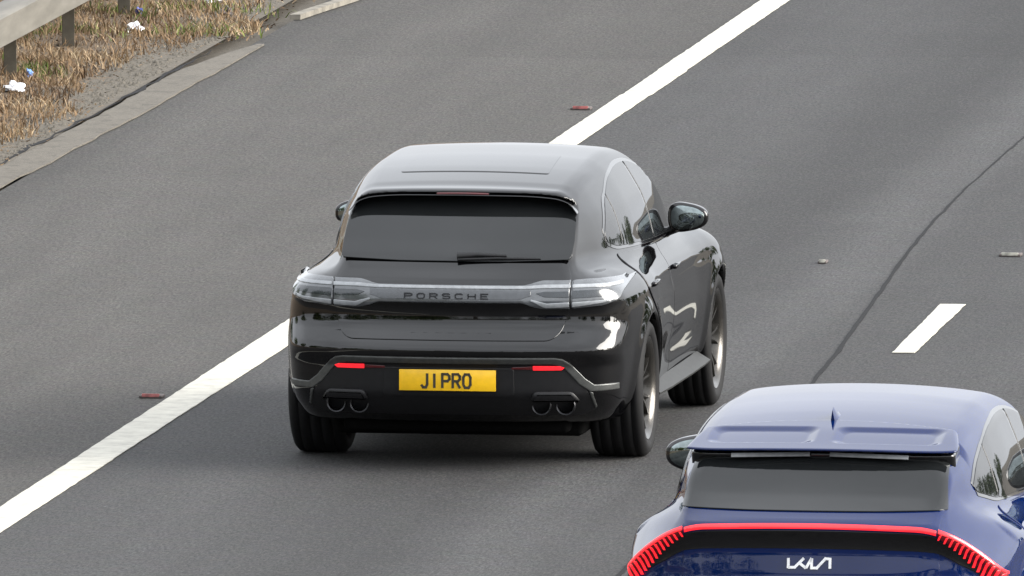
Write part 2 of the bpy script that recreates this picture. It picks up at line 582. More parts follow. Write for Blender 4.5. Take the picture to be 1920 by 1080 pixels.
stud((-2.134, 2.79, 0), M['stud_red'], 'red reflective stud beside the white line left of the black car', 'red studs along the edge line')
stud((-2.108, 21.58, 0), M['stud_red'], 'red reflective stud beside the white line beyond the black car', 'red studs along the edge line')
stud((1.674, 11.81, 0), M['stud_white'], 'pale reflective stud in line with the short white dash', 'pale studs by the lane dash')
stud((0.624, 11.23, 0), M['stud_white'], 'tiny pale stud alone on the asphalt beside the dark joint', 'pale studs by the lane dash', 0.4)

# crash barrier
bar = tag(empty('crash_barrier', (-6.0, 25.4, 0.03)), 'weathered grey beam barrier on brown posts along the grassy verge', 'crash barrier')
bm = bmesh.new()
prof = [(0.10, 0.30), (0.115, 0.31), (0.115, 0.49), (0.10, 0.50), (-0.085, 0.50), (-0.10, 0.49), (-0.10, 0.31), (-0.085, 0.30)]
prev = None
for y in np.linspace(-12, 34, 24):
    ring = [bm.verts.new((x, y, z)) for x, z in prof]
    if prev:
        for i in range(len(prof)):
            bm.faces.new((prev[i], prev[(i + 1) % 8], ring[(i + 1) % 8], ring[i]))
    else:
        bm.faces.new(ring)
    prev = ring
bm.faces.new(prev[::-1])
link('beam', bm_mesh('barrier_beam', bm, 35), M['rail'], bar)
pm = None
for yp in (-7.4, -4.95, -2.5, 0.03, 2.55, 5.0, 7.0, 9.5):
    if pm is None:
        bm = bmesh.new()
        bm_box(bm, (0.012, -0.055, 0.12), (0.078, 0.006, 0.46))
        bm_box(bm, (-0.029, 0.0, 0.12), (0.006, 0.104, 0.46))
        bm_box(bm, (-0.012, 0.055, 0.12), (0.04, 0.006, 0.46))
        pm = bm_mesh('barrier_post', bm)
        pm.materials.append(M['post'])
    link('post', pm, None, bar).location = (0.0, yp, -0.03)


# the belts of trees and the overbridge that close the cutting (seen in the paintwork)
def belt(name, x0, x1, y0, y1, n, h0, h1, seed):
    r = np.random.default_rng(seed)
    nt = max(3, int(max(abs(x1 - x0), abs(y1 - y0)) / 5))
    tc = np.stack([r.uniform(x0, x1, nt), r.uniform(y0, y1, nt)], -1)
    th = r.uniform(h0, h1, nt)
    k = r.integers(0, nt, n)
    d = r.normal(0, 1, (n, 3))
    d /= np.linalg.norm(d, axis=1)[:, None]
    rad = r.uniform(0.35, 1.0, n) ** 0.5
    c = np.stack([tc[k, 0], tc[k, 1], th[k] * .52], -1) + d * rad[:, None] * np.stack([th[k] * .34, th[k] * .34, th[k] * .5], -1)
    s_ = r.uniform(.14, .38, n)
    u = r.normal(0, 1, (n, 3))
    u /= np.linalg.norm(u, axis=1)[:, None]
    v = np.cross(u, d)
    v /= np.maximum(np.linalg.norm(v, axis=1), 1e-6)[:, None]
    V = np.stack([c - u * s_[:, None], c + v * s_[:, None] * .7, c + u * s_[:, None], c - v * s_[:, None] * .7], 1).reshape(-1, 3)
    i = np.arange(n) * 4
    me = np_mesh(name, V, np.stack([i, i + 1, i + 2, i + 3], -1), smooth=False)
    at = me.attributes.new('tone', 'FLOAT', 'POINT')
    at.data.foreach_set('value', np.repeat(r.uniform(0, 1, n), 4).astype(np.float32))
    return tag(link(name, me, M['far_leaf']), kind='stuff')


belt('woodland', -30, -15, -105, 42, 30000, 7, 12, 21)
belt('woodland', 46, 60, -105, 190, 34000, 5, 9, 22)
belt('woodland', -60, 90, -190, -150, 30000, 12, 18, 23)
br = empty('overbridge', (0, -114.6, 0))
bm = bmesh.new()
bm_box(bm, (10, 0, 9.3), (90, 6.4, 1.1))
link('deck', bm_mesh('bridge_deck', bm), M['concrete'], br)
bm = bmesh.new()
bm_box(bm, (10, 3.08, 10.4), (90, .2, 1.08))
link('parapet', bm_mesh('bridge_parapet', bm), M['concrete'], br)
bm = bmesh.new()
bm_box(bm, (-9.5, 0, 4.3), (1.2, 6.2, 8.8))
bm_box(bm, (34, 0, 4.3), (1.2, 6.2, 8.8))
link('abutment', bm_mesh('bridge_abutment', bm), M['concrete'], br)
br['kind'] = 'structure'


# grass
def blades(name, n, sampler, h_rng, w_rng, mat, tone_fn, lean=0.35, kind='stuff'):
    xy = sampler(n)
    n = len(xy)
    h = RNG.uniform(*h_rng, n)
    w = RNG.uniform(*w_rng, n)
    a = RNG.uniform(0, 2 * np.pi, n)
    la = RNG.uniform(0, 2 * np.pi, n)
    ln = RNG.uniform(0, lean, n) * h * 1.5
    z0 = verge_z(xy[:, 0], xy[:, 1])
    base = np.stack([xy[:, 0], xy[:, 1], z0 - 0.01], -1)
    dx = np.stack([np.cos(a) * w / 2, np.sin(a) * w / 2, np.zeros(n)], -1)
    mid = base + np.stack([np.cos(la) * ln * .35, np.sin(la) * ln * .35, h * .6], -1)
    tip = base + np.stack([np.cos(la) * ln, np.sin(la) * ln, h], -1)
    V = np.stack([base - dx, base + dx, mid + dx * .8, mid - dx * .8, tip], 1).reshape(-1, 3)
    i = np.arange(n) * 5
    F = np.concatenate([np.stack([i, i + 1, i + 2], -1), np.stack([i, i + 2, i + 3], -1), np.stack([i + 3, i + 2, i + 4], -1)])
    me = np_mesh(name, V, F, smooth=False)
    at = me.attributes.new('tone', 'FLOAT', 'POINT')
    at.data.foreach_set('value', np.repeat(np.clip(tone_fn(xy), 0, 1), 5).astype(np.float32))
    return tag(link(name, me, mat), kind=kind)


def vnoise(xy, s, seed=0):
    x, y = xy[:, 0] * s, xy[:, 1] * s
    return (np.sin(x * 1.7 + y * .9 + seed) + np.sin(x * .8 - y * 1.9 + seed * 2.1) + np.sin(x * 2.9 + y * 2.3 + seed * .7)) / 3


def edge_x(y):
    """where the grass ends towards the road"""
    return -5.27 - 0.19 * np.exp(-((y - 23.6) / 2.4) ** 4) + 0.05 * np.sin(y * 1.3) + 0.05 * np.sin(y * 3.7 + 1) + 0.35 * np.exp(-((y - 27.4) / 0.8) ** 2)


def dry_sampler(n):
    xy = np.stack([RNG.uniform(-9.5, -5.0, n), RNG.uniform(11, 48, n)], -1)
    e = edge_x(xy[:, 1])
    keep = (xy[:, 0] < e) & ((vnoise(xy, 1.1, 3) > -0.45) | (RNG.uniform(0, 1, n) < 0.45))
    bare = np.exp(-(((xy[:, 0] + 5.75) / .5) ** 2 + ((xy[:, 1] - 30.2) / 1.2) ** 2))
    keep &= RNG.uniform(0, 1, n) > bare
    return xy[keep]


blades('dry_grass', 150000, dry_sampler, (0.015, 0.095), (0.004, 0.012), M['dry_grass'],
       lambda p: 0.45 + 0.32 * vnoise(p, 1.6, 1) + RNG.normal(0, 0.22, len(p)), 0.9)
def stem_sampler(n):
    xy = np.stack([RNG.uniform(-9.5, -4.95, n), RNG.uniform(11, 48, n)], -1)
    e = edge_x(xy[:, 1])
    d = np.clip((e - xy[:, 0] + .22) / .45, 0.03, 1)
    return xy[(RNG.uniform(0, 1, n) < d) & (xy[:, 0] < np.where(xy[:, 1] > 26, -4.9, -5.12))]


blades('dead_stems', 110000, stem_sampler, (0.006, 0.028), (0.008, 0.022), M['dry_grass'],
       lambda p: 0.42 + 0.3 * vnoise(p, 2.3, 5) + RNG.normal(0, 0.28, len(p)), 3.2)
gc = np.array([(-6.35, 20.3), (-5.35, 26.9), (-6.5, 22.2), (-6.2, 26.3), (-6.9, 21.0), (-6.05, 28.0), (-5.9, 23.3), (-5.5, 28.6)])
gs = np.array([.28, .16, .22, .25, .3, .2, .12, .2])


def green_sampler(n):
    k = RNG.integers(0, len(gc), n)
    return gc[k] + RNG.normal(0, 1, (n, 2)) * gs[k][:, None]


blades('green_weeds', 1500, green_sampler, (0.02, 0.10), (0.005, 0.012), M['green_grass'], lambda p: 0.5 + RNG.normal(0, 0.3, len(p)), 1.0)
# grit and small stones on the bare strip behind the channel
n = 2600
xy = np.stack([-5.16 - np.abs(RNG.normal(0, 0.26, n)), RNG.uniform(13, 34, n)], -1)
s = RNG.uniform(0.006, 0.022, n)
off = np.array([(1, 0, 0), (-.5, .87, 0), (-.5, -.87, 0), (0, 0, .8)])
V = (np.concatenate([xy, verge_z(xy[:, 0], xy[:, 1])[:, None]], 1)[:, None, :] + off[None] * s[:, None, None] * RNG.uniform(.6, 1.4, (n, 4, 1))).reshape(-1, 3)
i = np.arange(n) * 4
F = np.concatenate([np.stack([i, i + 1, i + 3], -1), np.stack([i + 1, i + 2, i + 3], -1), np.stack([i + 2, i, i + 3], -1)])
tag(link('gravel', np_mesh('gravel', V, F, smooth=False), M['concrete']), kind='stuff')


def litter(name, loc, size, mat, label, cat, seed, flat=0.5, rz=0.0):
    r = np.random.default_rng(seed)
    bm = bmesh.new()
    bmesh.ops.create_icosphere(bm, subdivisions=3, radius=1.0)
    ph = r.uniform(0, 6.28, 6)
    for v in bm.verts:
        c = v.co
        d = 1 + 0.28 * math.sin(5 * c.x + ph[0]) * math.sin(4 * c.y + ph[1]) + 0.22 * math.sin(7 * c.z + 3 * c.x + ph[2]) + 0.12 * math.sin(11 * c.y + ph[3]) + r.normal(0, .05)
        v.co = Vector((c.x * d * size[0], c.y * d * size[1], max(-0.2, c.z * d) * size[2]))
    o = link(name, bm_mesh(name, bm), mat)
    o.location = (loc[0], loc[1], float(verge_z(np.array(loc[0]), np.array(loc[1]))) + size[2] * 0.2 + 0.01)
    o.rotation_euler = (0, 0, rz)
    return tag(o, label, cat)


litter('paper_scrap', (-5.78, 26.95), (0.052, 0.10, 0.05), M['paper'], 'crumpled white paper lump in the dry grass beyond the last post', 'litter', 3)
litter('plastic_scrap', (-5.93, 28.15), (0.028, 0.04, 0.035), M['blue_plastic'], 'small dark blue plastic lump in the dry grass beside the far post', 'litter', 5)
litter('plastic_scrap', (-5.90, 23.05), (0.022, 0.05, 0.035), M['pale_blue'], 'pale blue plastic scrap at the foot of the nearest post', 'litter', 6)
litter('paper_scrap', (-5.78, 21.65), (0.065, 0.09, 0.04), M['paper'], 'torn white paper lying jagged on the verge edge below the nearest post', 'litter', 8, rz=0.3)
litter('paper_scrap', (-5.95, 21.75), (0.05, 0.08, 0.025), M['paper'], 'white paper flattened in green weeds at the picture edge', 'litter', 9)
litter('paper_scrap', (-5.80, 29.45), (0.07, 0.10, 0.03), M['paper'], 'pale wrapper in the far grass beyond the crumpled paper', 'litter', 12)
litter('paper_scrap', (-5.58, 29.2), (0.05, 0.08, 0.04), M['paper'], 'pale crumpled wrapper nearest the kerb in the far grass', 'litter', 14)
litter('stone', (-5.35, 28.3), (0.03, 0.04, 0.04), M['stud_body'], 'small dark stone lying on the bare grit near the kerb end', 'stone', 15)


# ------------------------------------------------------------------ implicit surface toolkit
def spl(xs, ys, n=1500):
    """monotone cubic through a table, as a fast lookup"""
    xs = np.array(xs, float)
    ys = np.array(ys, float)
    h = np.diff(xs)
    d = np.diff(ys) / h
    m = np.zeros(len(xs))
    for i in range(1, len(xs) - 1):
        if d[i - 1] * d[i] > 0:
            w1, w2 = 2 * h[i] + h[i - 1], h[i] + 2 * h[i - 1]
            m[i] = (w1 + w2) / (w1 / d[i - 1] + w2 / d[i])
    m[0], m[-1] = d[0], d[-1]
    q = np.linspace(xs[0], xs[-1], n)
    k = np.clip(np.searchsorted(xs, q, side='right') - 1, 0, len(h) - 1)
    t = (q - xs[k]) / h[k]
    v = (1 + 2 * t) * (1 - t) ** 2 * ys[k] + t * (1 - t) ** 2 * h[k] * m[k] + t * t * (3 - 2 * t) * ys[k + 1] + t * t * (t - 1) * h[k] * m[k + 1]
    w = max(3, int(n * 0.012)) | 1
    vs = np.convolve(np.pad(v, w // 2, mode='edge'), np.ones(w) / w, mode='valid')
    return lambda x: np.interp(x, q, vs)


def smax(a, b, k):
    h = np.maximum(k - np.abs(a - b), 0) / k
    return np.maximum(a, b) + h * h * k * 0.25


def smin(a, b, k):
    h = np.maximum(k - np.abs(a - b), 0) / k
    return np.minimum(a, b) - h * h * k * 0.25


def grad(F, p, e=0.003):
    g = np.empty_like(p)
    for i in range(3):
        d = np.zeros(3)
        d[i] = e
        a, b = p + d, p - d
        g[:, i] = (F(a[:, 0], a[:, 1], a[:, 2]) - F(b[:, 0], b[:, 1], b[:, 2])) / (2 * e)
    return g


def iso(name, F, lo, hi, h, mat, parent, newton=2):
    ax = [np.arange(l, u + h, h) for l, u in zip(lo, hi)]
    V = F(ax[0][:, None, None], ax[1][None, :, None], ax[2][None, None, :]).astype(np.float32)
    V = np.broadcast_to(V, tuple(len(a) for a in ax))
    S = V < 0
    cnt = np.zeros(tuple(n - 1 for n in S.shape), np.int8)
    cor = [(i, j, k) for i in (0, 1) for j in (0, 1) for k in (0, 1)]
    sl = lambda o, n: slice(o, o + n - 1)
    for c in cor:
        cnt += S[sl(c[0], S.shape[0]), sl(c[1], S.shape[1]), sl(c[2], S.shape[2])]
    act = np.argwhere((cnt > 0) & (cnt < 8))
    vals = np.stack([V[act[:, 0] + c[0], act[:, 1] + c[1], act[:, 2] + c[2]] for c in cor], 1)
    acc = np.zeros((len(act), 3))
    num = np.zeros(len(act))
    for a in range(8):
        for b in range(a + 1, 8):
            if sum(abs(cor[a][q] - cor[b][q]) for q in range(3)) != 1:
                continue
            va, vb = vals[:, a], vals[:, b]
            m = (va < 0) != (vb < 0)
            t = np.where(m, va / np.where(m, va - vb, 1), 0)
            pa, pb = np.array(cor[a], float), np.array(cor[b], float)
            acc += np.where(m[:, None], pa + t[:, None] * (pb - pa), 0)
            num += m
    P = (act + acc / num[:, None]) * h + np.array([a[0] for a in ax])
    idx = -np.ones(cnt.shape, np.int64)
    idx[act[:, 0], act[:, 1], act[:, 2]] = np.arange(len(act))
    quads = []
    for d in range(3):
        u, v = [(1, 2), (2, 0), (0, 1)][d]
        n = list(S.shape)
        s0 = [slice(1, -1)] * 3
        s1 = [slice(1, -1)] * 3
        s0[d] = slice(0, n[d] - 1)
        s1[d] = slice(1, n[d])
        a, b = S[tuple(s0)], S[tuple(s1)]
        e = np.argwhere(a != b)
        flip = a[e[:, 0], e[:, 1], e[:, 2]]
        base = e.copy()
        for q in range(3):
            if q != d:
                base[:, q] += 1
        q4 = []
        for du, dv in ((0, 0), (-1, 0), (-1, -1), (0, -1)):
            c = base.copy()
            c[:, u] += du
            c[:, v] += dv
            q4.append(idx[c[:, 0], c[:, 1], c[:, 2]])
        q4 = np.stack(q4, 1)
        q4[~flip] = q4[~flip][:, ::-1]
        quads.append(q4)
    Q = np.concatenate(quads)
    Q = Q[(Q >= 0).all(1)]
    for _ in range(newton):
        g = grad(F, P)
        g2 = np.maximum((g * g).sum(1), 0.05)
        st = -(F(P[:, 0], P[:, 1], P[:, 2]) / g2)[:, None] * g
        ln = np.linalg.norm(st, axis=1)
        P = P + st * np.minimum(1, h * 0.7 / np.maximum(ln, 1e-9))[:, None]
    N = grad(F, P)
    N /= np.maximum(np.linalg.norm(N, axis=1), 1e-9)[:, None]
    return link(name, np_mesh(name, P, Q, N), mat, parent)


def round_poly(pts, r, n=5):
    out = []
    m = len(pts)
    rr = r if isinstance(r, (list, tuple)) else [r] * m
    for i in range(m):
        p, a, b = np.array(pts[i], float), np.array(pts[i - 1], float), np.array(pts[(i + 1) % m], float)
        da, db = a - p, b - p
        la, lb = np.linalg.norm(da), np.linalg.norm(db)
        q = min(rr[i], la * .45, lb * .45)
        if q < 1e-5:
            out.append(tuple(p))
            continue
        p0, p1 = p + da / la * q, p + db / lb * q
        for t in np.linspace(0, 1, n):
            out.append(tuple((1 - t) ** 2 * p0 + 2 * t * (1 - t) * p + t * t * p1))
    return out


def mirror_poly(half):
    """half outline on x>=0 from top to bottom -> closed symmetric outline"""
    return list(half) + [(-x, z) for x, z in reversed(half)]


def panel(name, F, poly, axis, rng, mat, parent, offset=0.003, thick=0.012, sp=0.02, bevel=0.002, newmat=None):
    """a crisp-edged skin panel that follows the body: outline in the plane across `axis`, seated on F's surface, with real thickness"""
    poly = np.array(poly, float)
    if np.sum(poly[:, 0] * np.roll(poly[:, 1], -1) - np.roll(poly[:, 0], -1) * poly[:, 1]) < 0:
        poly = poly[::-1]
    B = []
    for a, b in zip(poly, np.roll(poly, -1, 0)):
        k = max(1, int(np.ceil(np.linalg.norm(b - a) / sp)))
        for t in range(k):
            B.append(a + (b - a) * t / k)
    B = np.array(B)
    nb = len(B)
    lo, hi = B.min(0), B.max(0)
    gx, gy = np.meshgrid(np.arange(lo[0] + sp * .5, hi[0], sp), np.arange(lo[1] + sp * .5, hi[1], sp), indexing='ij')
    G = np.stack([gx.ravel(), gy.ravel()], -1)
    inside = np.zeros(len(G), bool)
    dist = np.full(len(G), 1e9)
    for a, b in zip(B, np.roll(B, -1, 0)):
        c = (a[1] > G[:, 1]) != (b[1] > G[:, 1])
        with np.errstate(divide='ignore', invalid='ignore'):
            xx = (b[0] - a[0]) * (G[:, 1] - a[1]) / (b[1] - a[1]) + a[0]
        inside ^= c & (G[:, 0] < xx)
        ab = b - a
        t = np.clip(((G - a) @ ab) / max(ab @ ab, 1e-12), 0, 1)
        dist = np.minimum(dist, np.linalg.norm(G - (a + t[:, None] * ab), axis=1))
    G = G[inside & (dist > sp * .45)]
    P2 = np.concatenate([B, G])
    res = delaunay_2d_cdt([Vector(p) for p in P2], [(i, (i + 1) % nb) for i in range(nb)], [], 1, 1e-6)
    P2 = np.array([tuple(v) for v in res[0]])
    tris = [tuple(f) for f in res[2]]
    u, v = {'x': (1, 2), 'y': (0, 2), 'z': (0, 1)}[axis]
    w = 'xyz'.index(axis)
    n = len(P2)
    ts = np.linspace(rng[0], rng[1], 160)
    Q = np.zeros((n, len(ts), 3))
    Q[:, :, u] = P2[:, None, 0]
    Q[:, :, v] = P2[:, None, 1]
    Q[:, :, w] = ts[None]
    f = F(Q[..., 0], Q[..., 1], Q[..., 2])
    ins = f < 0
    first = np.argmax(ins, 1)
    bad = ~ins.any(1) | (first == 0)
    first = np.clip(first, 1, len(ts) - 1)
    r = np.arange(n)
    f0, f1 = f[r, first - 1], f[r, first]
    t = ts[first - 1] + (ts[first] - ts[first - 1]) * np.where(bad, 0, f0 / np.where(np.abs(f0 - f1) < 1e-9, 1, f0 - f1))
    if bad.any() and not bad.all():
        good = np.where(~bad)[0]
        for i in np.where(bad)[0]:
            t[i] = t[good[np.argmin(((P2[good] - P2[i]) ** 2).sum(1))]]
    P = np.zeros((n, 3))
    P[:, u], P[:, v], P[:, w] = P2[:, 0], P2[:, 1], t
    N = grad(F, P)
    N /= np.maximum(np.linalg.norm(N, axis=1), 1e-9)[:, None]
    # boundary chain from the triangulation
    cnt = {}
    for f_ in tris:
        for a, b in zip(f_, f_[1:] + f_[:1]):
            cnt[(a, b)] = 1
    bd = [e for e in cnt if (e[1], e[0]) not in cnt]
    sgn = 1.0
    e1, e2 = P[tris[0][1]] - P[tris[0][0]], P[tris[0][2]] - P[tris[0][0]]
    if np.dot(np.cross(e1, e2), N[tris[0][0]]) < 0:
        sgn = -1.0
    top = P + N * offset
    bverts = sorted({a for e in bd for a in e})
    bi = {a: i for i, a in enumerate(bverts)}
    out = np.zeros((n, 3))
    for a, b in bd:
        tv = P[b] - P[a]
        for q in (a, b):
            o_ = np.cross(tv, N[q]) * sgn
            out[q] += o_ / max(np.linalg.norm(o_), 1e-9)
    ob = out[bverts]
    ob /= np.maximum(np.linalg.norm(ob, axis=1), 1e-9)[:, None]
    nbv = len(bverts)
    top2 = top.copy()
    top2[bverts] -= ob * bevel
    r1 = top[bverts] - N[bverts] * bevel
    r2 = P[bverts] + N[bverts] * (offset - thick)
    V = np.concatenate([top2, r1, r1, r2])
    NN = np.concatenate([N, (ob + N[bverts]) / 1.5, ob, ob])
    fs = [f_ if sgn > 0 else f_[::-1] for f_ in tris]
    for a, b in bd:
        i, j = bi[a], bi[b]
        q1 = (a, n + i, n + j, b)
        q2 = (n + nbv + i, n + 2 * nbv + i, n + 2 * nbv + j, n + nbv + j)
        fs += [q1, q2] if sgn > 0 else [q1[::-1], q2[::-1]]
    NN /= np.maximum(np.linalg.norm(NN, axis=1), 1e-9)[:, None]
    return link(name, np_mesh(name, V, fs, NN), mat, parent)


# stroke lettering: every character is drawn from its strokes, as raised bars
GLYPH = {
    'J': [[(.82, 1), (.82, .25), (.66, .04), (.3, .04), (.05, .22)]], '1': [[(.5, 0), (.5, 1)]],
    'P': [[(.08, 0), (.08, .96), (.7, .96), (.92, .82), (.92, .62), (.7, .48), (.08, .48)]],
    'R': [[(.08, 0), (.08, .96), (.7, .96), (.92, .82), (.92, .62), (.7, .48), (.08, .48)], [(.5, .48), (.95, 0)]],
    'O': [[(.08, .25), (.08, .75), (.28, .96), (.72, .96), (.92, .75), (.92, .25), (.72, .04), (.28, .04), (.08, .25)]],
    'S': [[(.92, .8), (.75, .96), (.25, .96), (.08, .8), (.08, .62), (.25, .5), (.75, .5), (.92, .38), (.92, .2), (.75, .04), (.25, .04), (.08, .2)]],
    'C': [[(.92, .78), (.74, .96), (.27, .96), (.08, .76), (.08, .24), (.27, .04), (.74, .04), (.92, .22)]],
    'H': [[(.08, 0), (.08, 1)], [(.92, 0), (.92, 1)], [(.08, .5), (.92, .5)]],
    'E': [[(.92, .96), (.08, .96), (.08, .04), (.92, .04)], [(.08, .5), (.8, .5)]],
}


def strokes_mesh(name, strokes, w, h, sw, depth):
    """bars in the xz plane facing -y"""
    bm = bmesh.new()
    for s in strokes:
        P = [Vector((p[0] * w, p[1] * h)) for p in s]
        for i in range(len(P) - 1):
            a, b = P[i], P[i + 1]
            d = (b - a).normalized()
            if i > 0:
                a = a - d * sw * .42
            if i < len(P) - 2:
                b = b + d * sw * .42
            m = (a + b) / 2
            ang = math.atan2(b.y - a.y, b.x - a.x)
            bm_box(bm, (m.x, -depth * (0.5 + 0.004 * i), m.y), ((b - a).length, depth * (1 + 0.008 * i), sw), Matrix.Rotation(-ang, 3, 'Y'))
    return bm_mesh(name, bm)


def tube(bm, pts, r, n=8):
    prev = None
    for i, p in enumerate(pts):
        p = Vector(p)
        d = (Vector(pts[min(i + 1, len(pts) - 1)]) - Vector(pts[max(i - 1, 0)])).normalized()
        s = d.cross(Vector((0, 0, 1)))
        s = s.normalized() if s.length > 1e-4 else Vector((1, 0, 0))
        t = s.cross(d)
        rr = r[i] if isinstance(r, (list, tuple)) else r
        ring = [bm.verts.new(p + (s * math.cos(q) + t * math.sin(q)) * rr) for q in np.linspace(0, 2 * math.pi, n, endpoint=False)]
        if prev:
            for k in range(n):
                bm.faces.new((prev[k], prev[(k + 1) % n], ring[(k + 1) % n], ring[k]))
        else:
            bm.faces.new(ring)
        prev = ring
    bm.faces.new(prev[::-1])


# ------------------------------------------------------------------ wheels
def make_wheel(R, width, rim_r, spokes, rim_mat):
    """meshes of one wheel; outer face towards +x"""
    hw = width / 2
    tyre = [(-hw * .72, rim_r - .008), (-hw * .92, rim_r + .012), (-hw, (R + rim_r) / 2), (-hw * .95, R - .025), (-hw * .82, R - .004)]
    for g in np.linspace(-.6, .6, 4):
        c = g * hw
        tyre += [(c - .0045, R), (c - .0035, R - .003), (c + .0035, R - .003), (c + .0045, R)]
    tyre += [(hw * .82, R - .004), (hw * .95, R - .025), (hw, (R + rim_r) / 2), (hw * .92, rim_r + .012), (hw * .72, rim_r - .008)]
    V, F = lathe_x(tyre, 72)
    me_t = np_mesh('tyre', V, F)
    me_t.materials.append(M['rubber'])
    rp = [(-hw * .75, rim_r - .004), (-hw * .6, rim_r - .03), (hw * .3, rim_r - .045), (hw * .72, rim_r - .028), (hw * .84, rim_r - .012), (hw * .90, rim_r + .004), (hw * .84, rim_r + .006)]
    V, F = lathe_x(rp, 64)
    bm = bmesh.new()
    me = np_mesh('rim', V, F)
    bm.from_mesh(me)
    bpy.data.meshes.remove(me)
    xo = hw * .66
    for k in range(spokes):
        a0 = 2 * math.pi * k / spokes
        for s in (-1, 1):
            # a blade from hub to rim, thinning outwards, edges swept
            rows = []
            for q in np.linspace(0, 1, 5):
                rr = 0.055 + (rim_r - .07) * q
                a = a0 + s * (0.05 + 0.17 * q)
                w = 0.014 - 0.004 * q
                x = xo - 0.022 * (1 - q) ** 2 + 0.010 * q
                c, sn = math.cos(a), math.sin(a)
                rad, tan = Vector((0, c, sn)), Vector((0, -sn, c))
                rows.append([bm.verts.new(Vector((x, 0, 0)) + rad * rr + tan * w * .6), bm.verts.new(Vector((x, 0, 0)) + rad * rr - tan * w * .6),
                             bm.verts.new(Vector((x - .045, 0, 0)) + rad * rr - tan * w), bm.verts.new(Vector((x - .045, 0, 0)) + rad * rr + tan * w)])
            for p, q in zip(rows[:-1], rows[1:]):
                for i in range(4):
                    bm.faces.new((p[i], p[(i + 1) % 4], q[(i + 1) % 4], q[i]))
    V, F = lathe_x([(xo - .06, .075), (xo - .02, .072), (xo - .012, .06), (xo - .014, .034), (xo - .004, .03), (xo - .002, .001)], 24)
    off = len(bm.verts)
    vs = [bm.verts.new(v) for v in V]
    for f in F:
        bm.faces.new([vs[i] for i in f])
    me_r = bm_mesh('rim', bm, 35)
    me_r.materials.append(rim_mat)
    V, F = lathe_x([(-.02, .06), (.0, .06), (.0, rim_r * .74), (-.03, rim_r * .74), (-.03, .06)], 40)
    me_d = np_mesh('brake_disc', V, F, smooth=False)
    me_d.materials.append(M['disc'])
    V, F = lathe_x([(-.05, .001), (-.05, rim_r - .05)], 40)
    me_b = np_mesh('rim_backing', V, F, smooth=False)
    me_b.materials.append(M['dark_gap'])
    return me_t, me_r, me_d, me_b


def place_wheel(meshes, parent, x, y, z, spin=0.0, steer=0.0):
    w = empty('wheel', (x, y, z), 0 if x > 0 else math.pi, parent)
    w.rotation_euler = (spin, 0, (0 if x > 0 else math.pi) + steer)
    for nm, me in zip(('tyre', 'rim', 'brake_disc', 'brake_shield'), meshes):
        link(nm, me, None, w)
    return w


# ------------------------------------------------------------------ the black car
suv = tag(empty('suv', (0.02, 0.0, 0.0), math.radians(-0.9)),
          'glossy black five door car with yellow number plate driving beside the solid white line', 'car')

m_W = spl([-1.05, -.98, -.9, -.8, -.65, -.5, -.25, 0, .3, .6, 1.2, 2.0, 2.45, 2.8, 3.1, 3.35, 3.55, 3.72],
          [.74, .80, .84, .872, .902, .925, .95, .962, .955, .94, .925, .925, .94, .955, .945, .905, .82, .66])
m_side = spl([.20, .28, .36, .45, .55, .68, .80, .90, .97, 1.04, 1.12],
             [.12, .08, .035, .016, .006, .0, .003, .018, .045, .09, .16])
m_rear = spl([.20, .26, .31, .36, .42, .50, .56, .595, .625, .65, .675, .70, .73, .755, .785, .84, .875, .893, .93, .985, 1.02, 1.06, 1.10, 1.16, 1.25],
             [-.70, -.80, -.86, -.905, -.945, -.955, -.962, -.985, -1.002, -1.004, -.99, -.965, -.93, -.902, -.884, -.880, -.886, -.896, -.892, -.868, -.83, -.775, -.72, -.65, -.55])
m_front = spl([.2, .3, .5, .7, .85, .95, 1.05, 1.15], [3.5, 3.62, 3.71, 3.70, 3.60, 3.38, 2.9, 2.4])
m_deck = spl([-1.0, -.8, -.6, -.3, 0, .6, 1.2, 2.0, 2.6, 3.1, 3.5, 3.75], [1.04, 1.055, 1.07, 1.085, 1.085, 1.06, 1.045, 1.04, 1.045, 1.00, .90, .76])
m_gw = spl([.95, 1.05, 1.1, 1.2, 1.3, 1.4, 1.48, 1.53, 1.60], [.835, .82, .805, .78, .747, .692, .640, .600, .54])
m_gtap = spl([-.8, -.6, -.42, -.2, 0, .3, .6, 1.0, 1.5, 1.9, 2.4, 2.7], [.225, .175, .135, .085, .052, .018, .004, 0, .008, .035, .10, .16])
m_roof = spl([-.9, -.6, -.42, -.30, -.18, .2, .6, 1.0, 1.3, 1.6, 2.0], [1.445, 1.452, 1.459, 1.466, 1.487, 1.535, 1.563, 1.572, 1.563, 1.54, 1.48])
m_grear = spl([1.0, 1.10, 1.18, 1.26, 1.32, 1.38, 1.42, 1.45, 1.6], [-.80, -.715, -.628, -.548, -.498, -.458, -.438, -.428, -.40])
m_glass = spl([1.0, 1.10, 1.2, 1.3, 1.4, 1.46, 1.6], [-.84, -.735, -.60, -.465, -.325, -.24, -.02])
m_ws = spl([.95, 1.05, 1.2, 1.35, 1.48, 1.56, 1.62], [2.72, 2.52, 2.22, 1.92, 1.63, 1.40, 1.2])
m_arch = spl([0, .3, .48, .56, .60, .64, .70], [1.437, 1.434, 1.422, 1.40, 1.365, 1.30, 1.10])


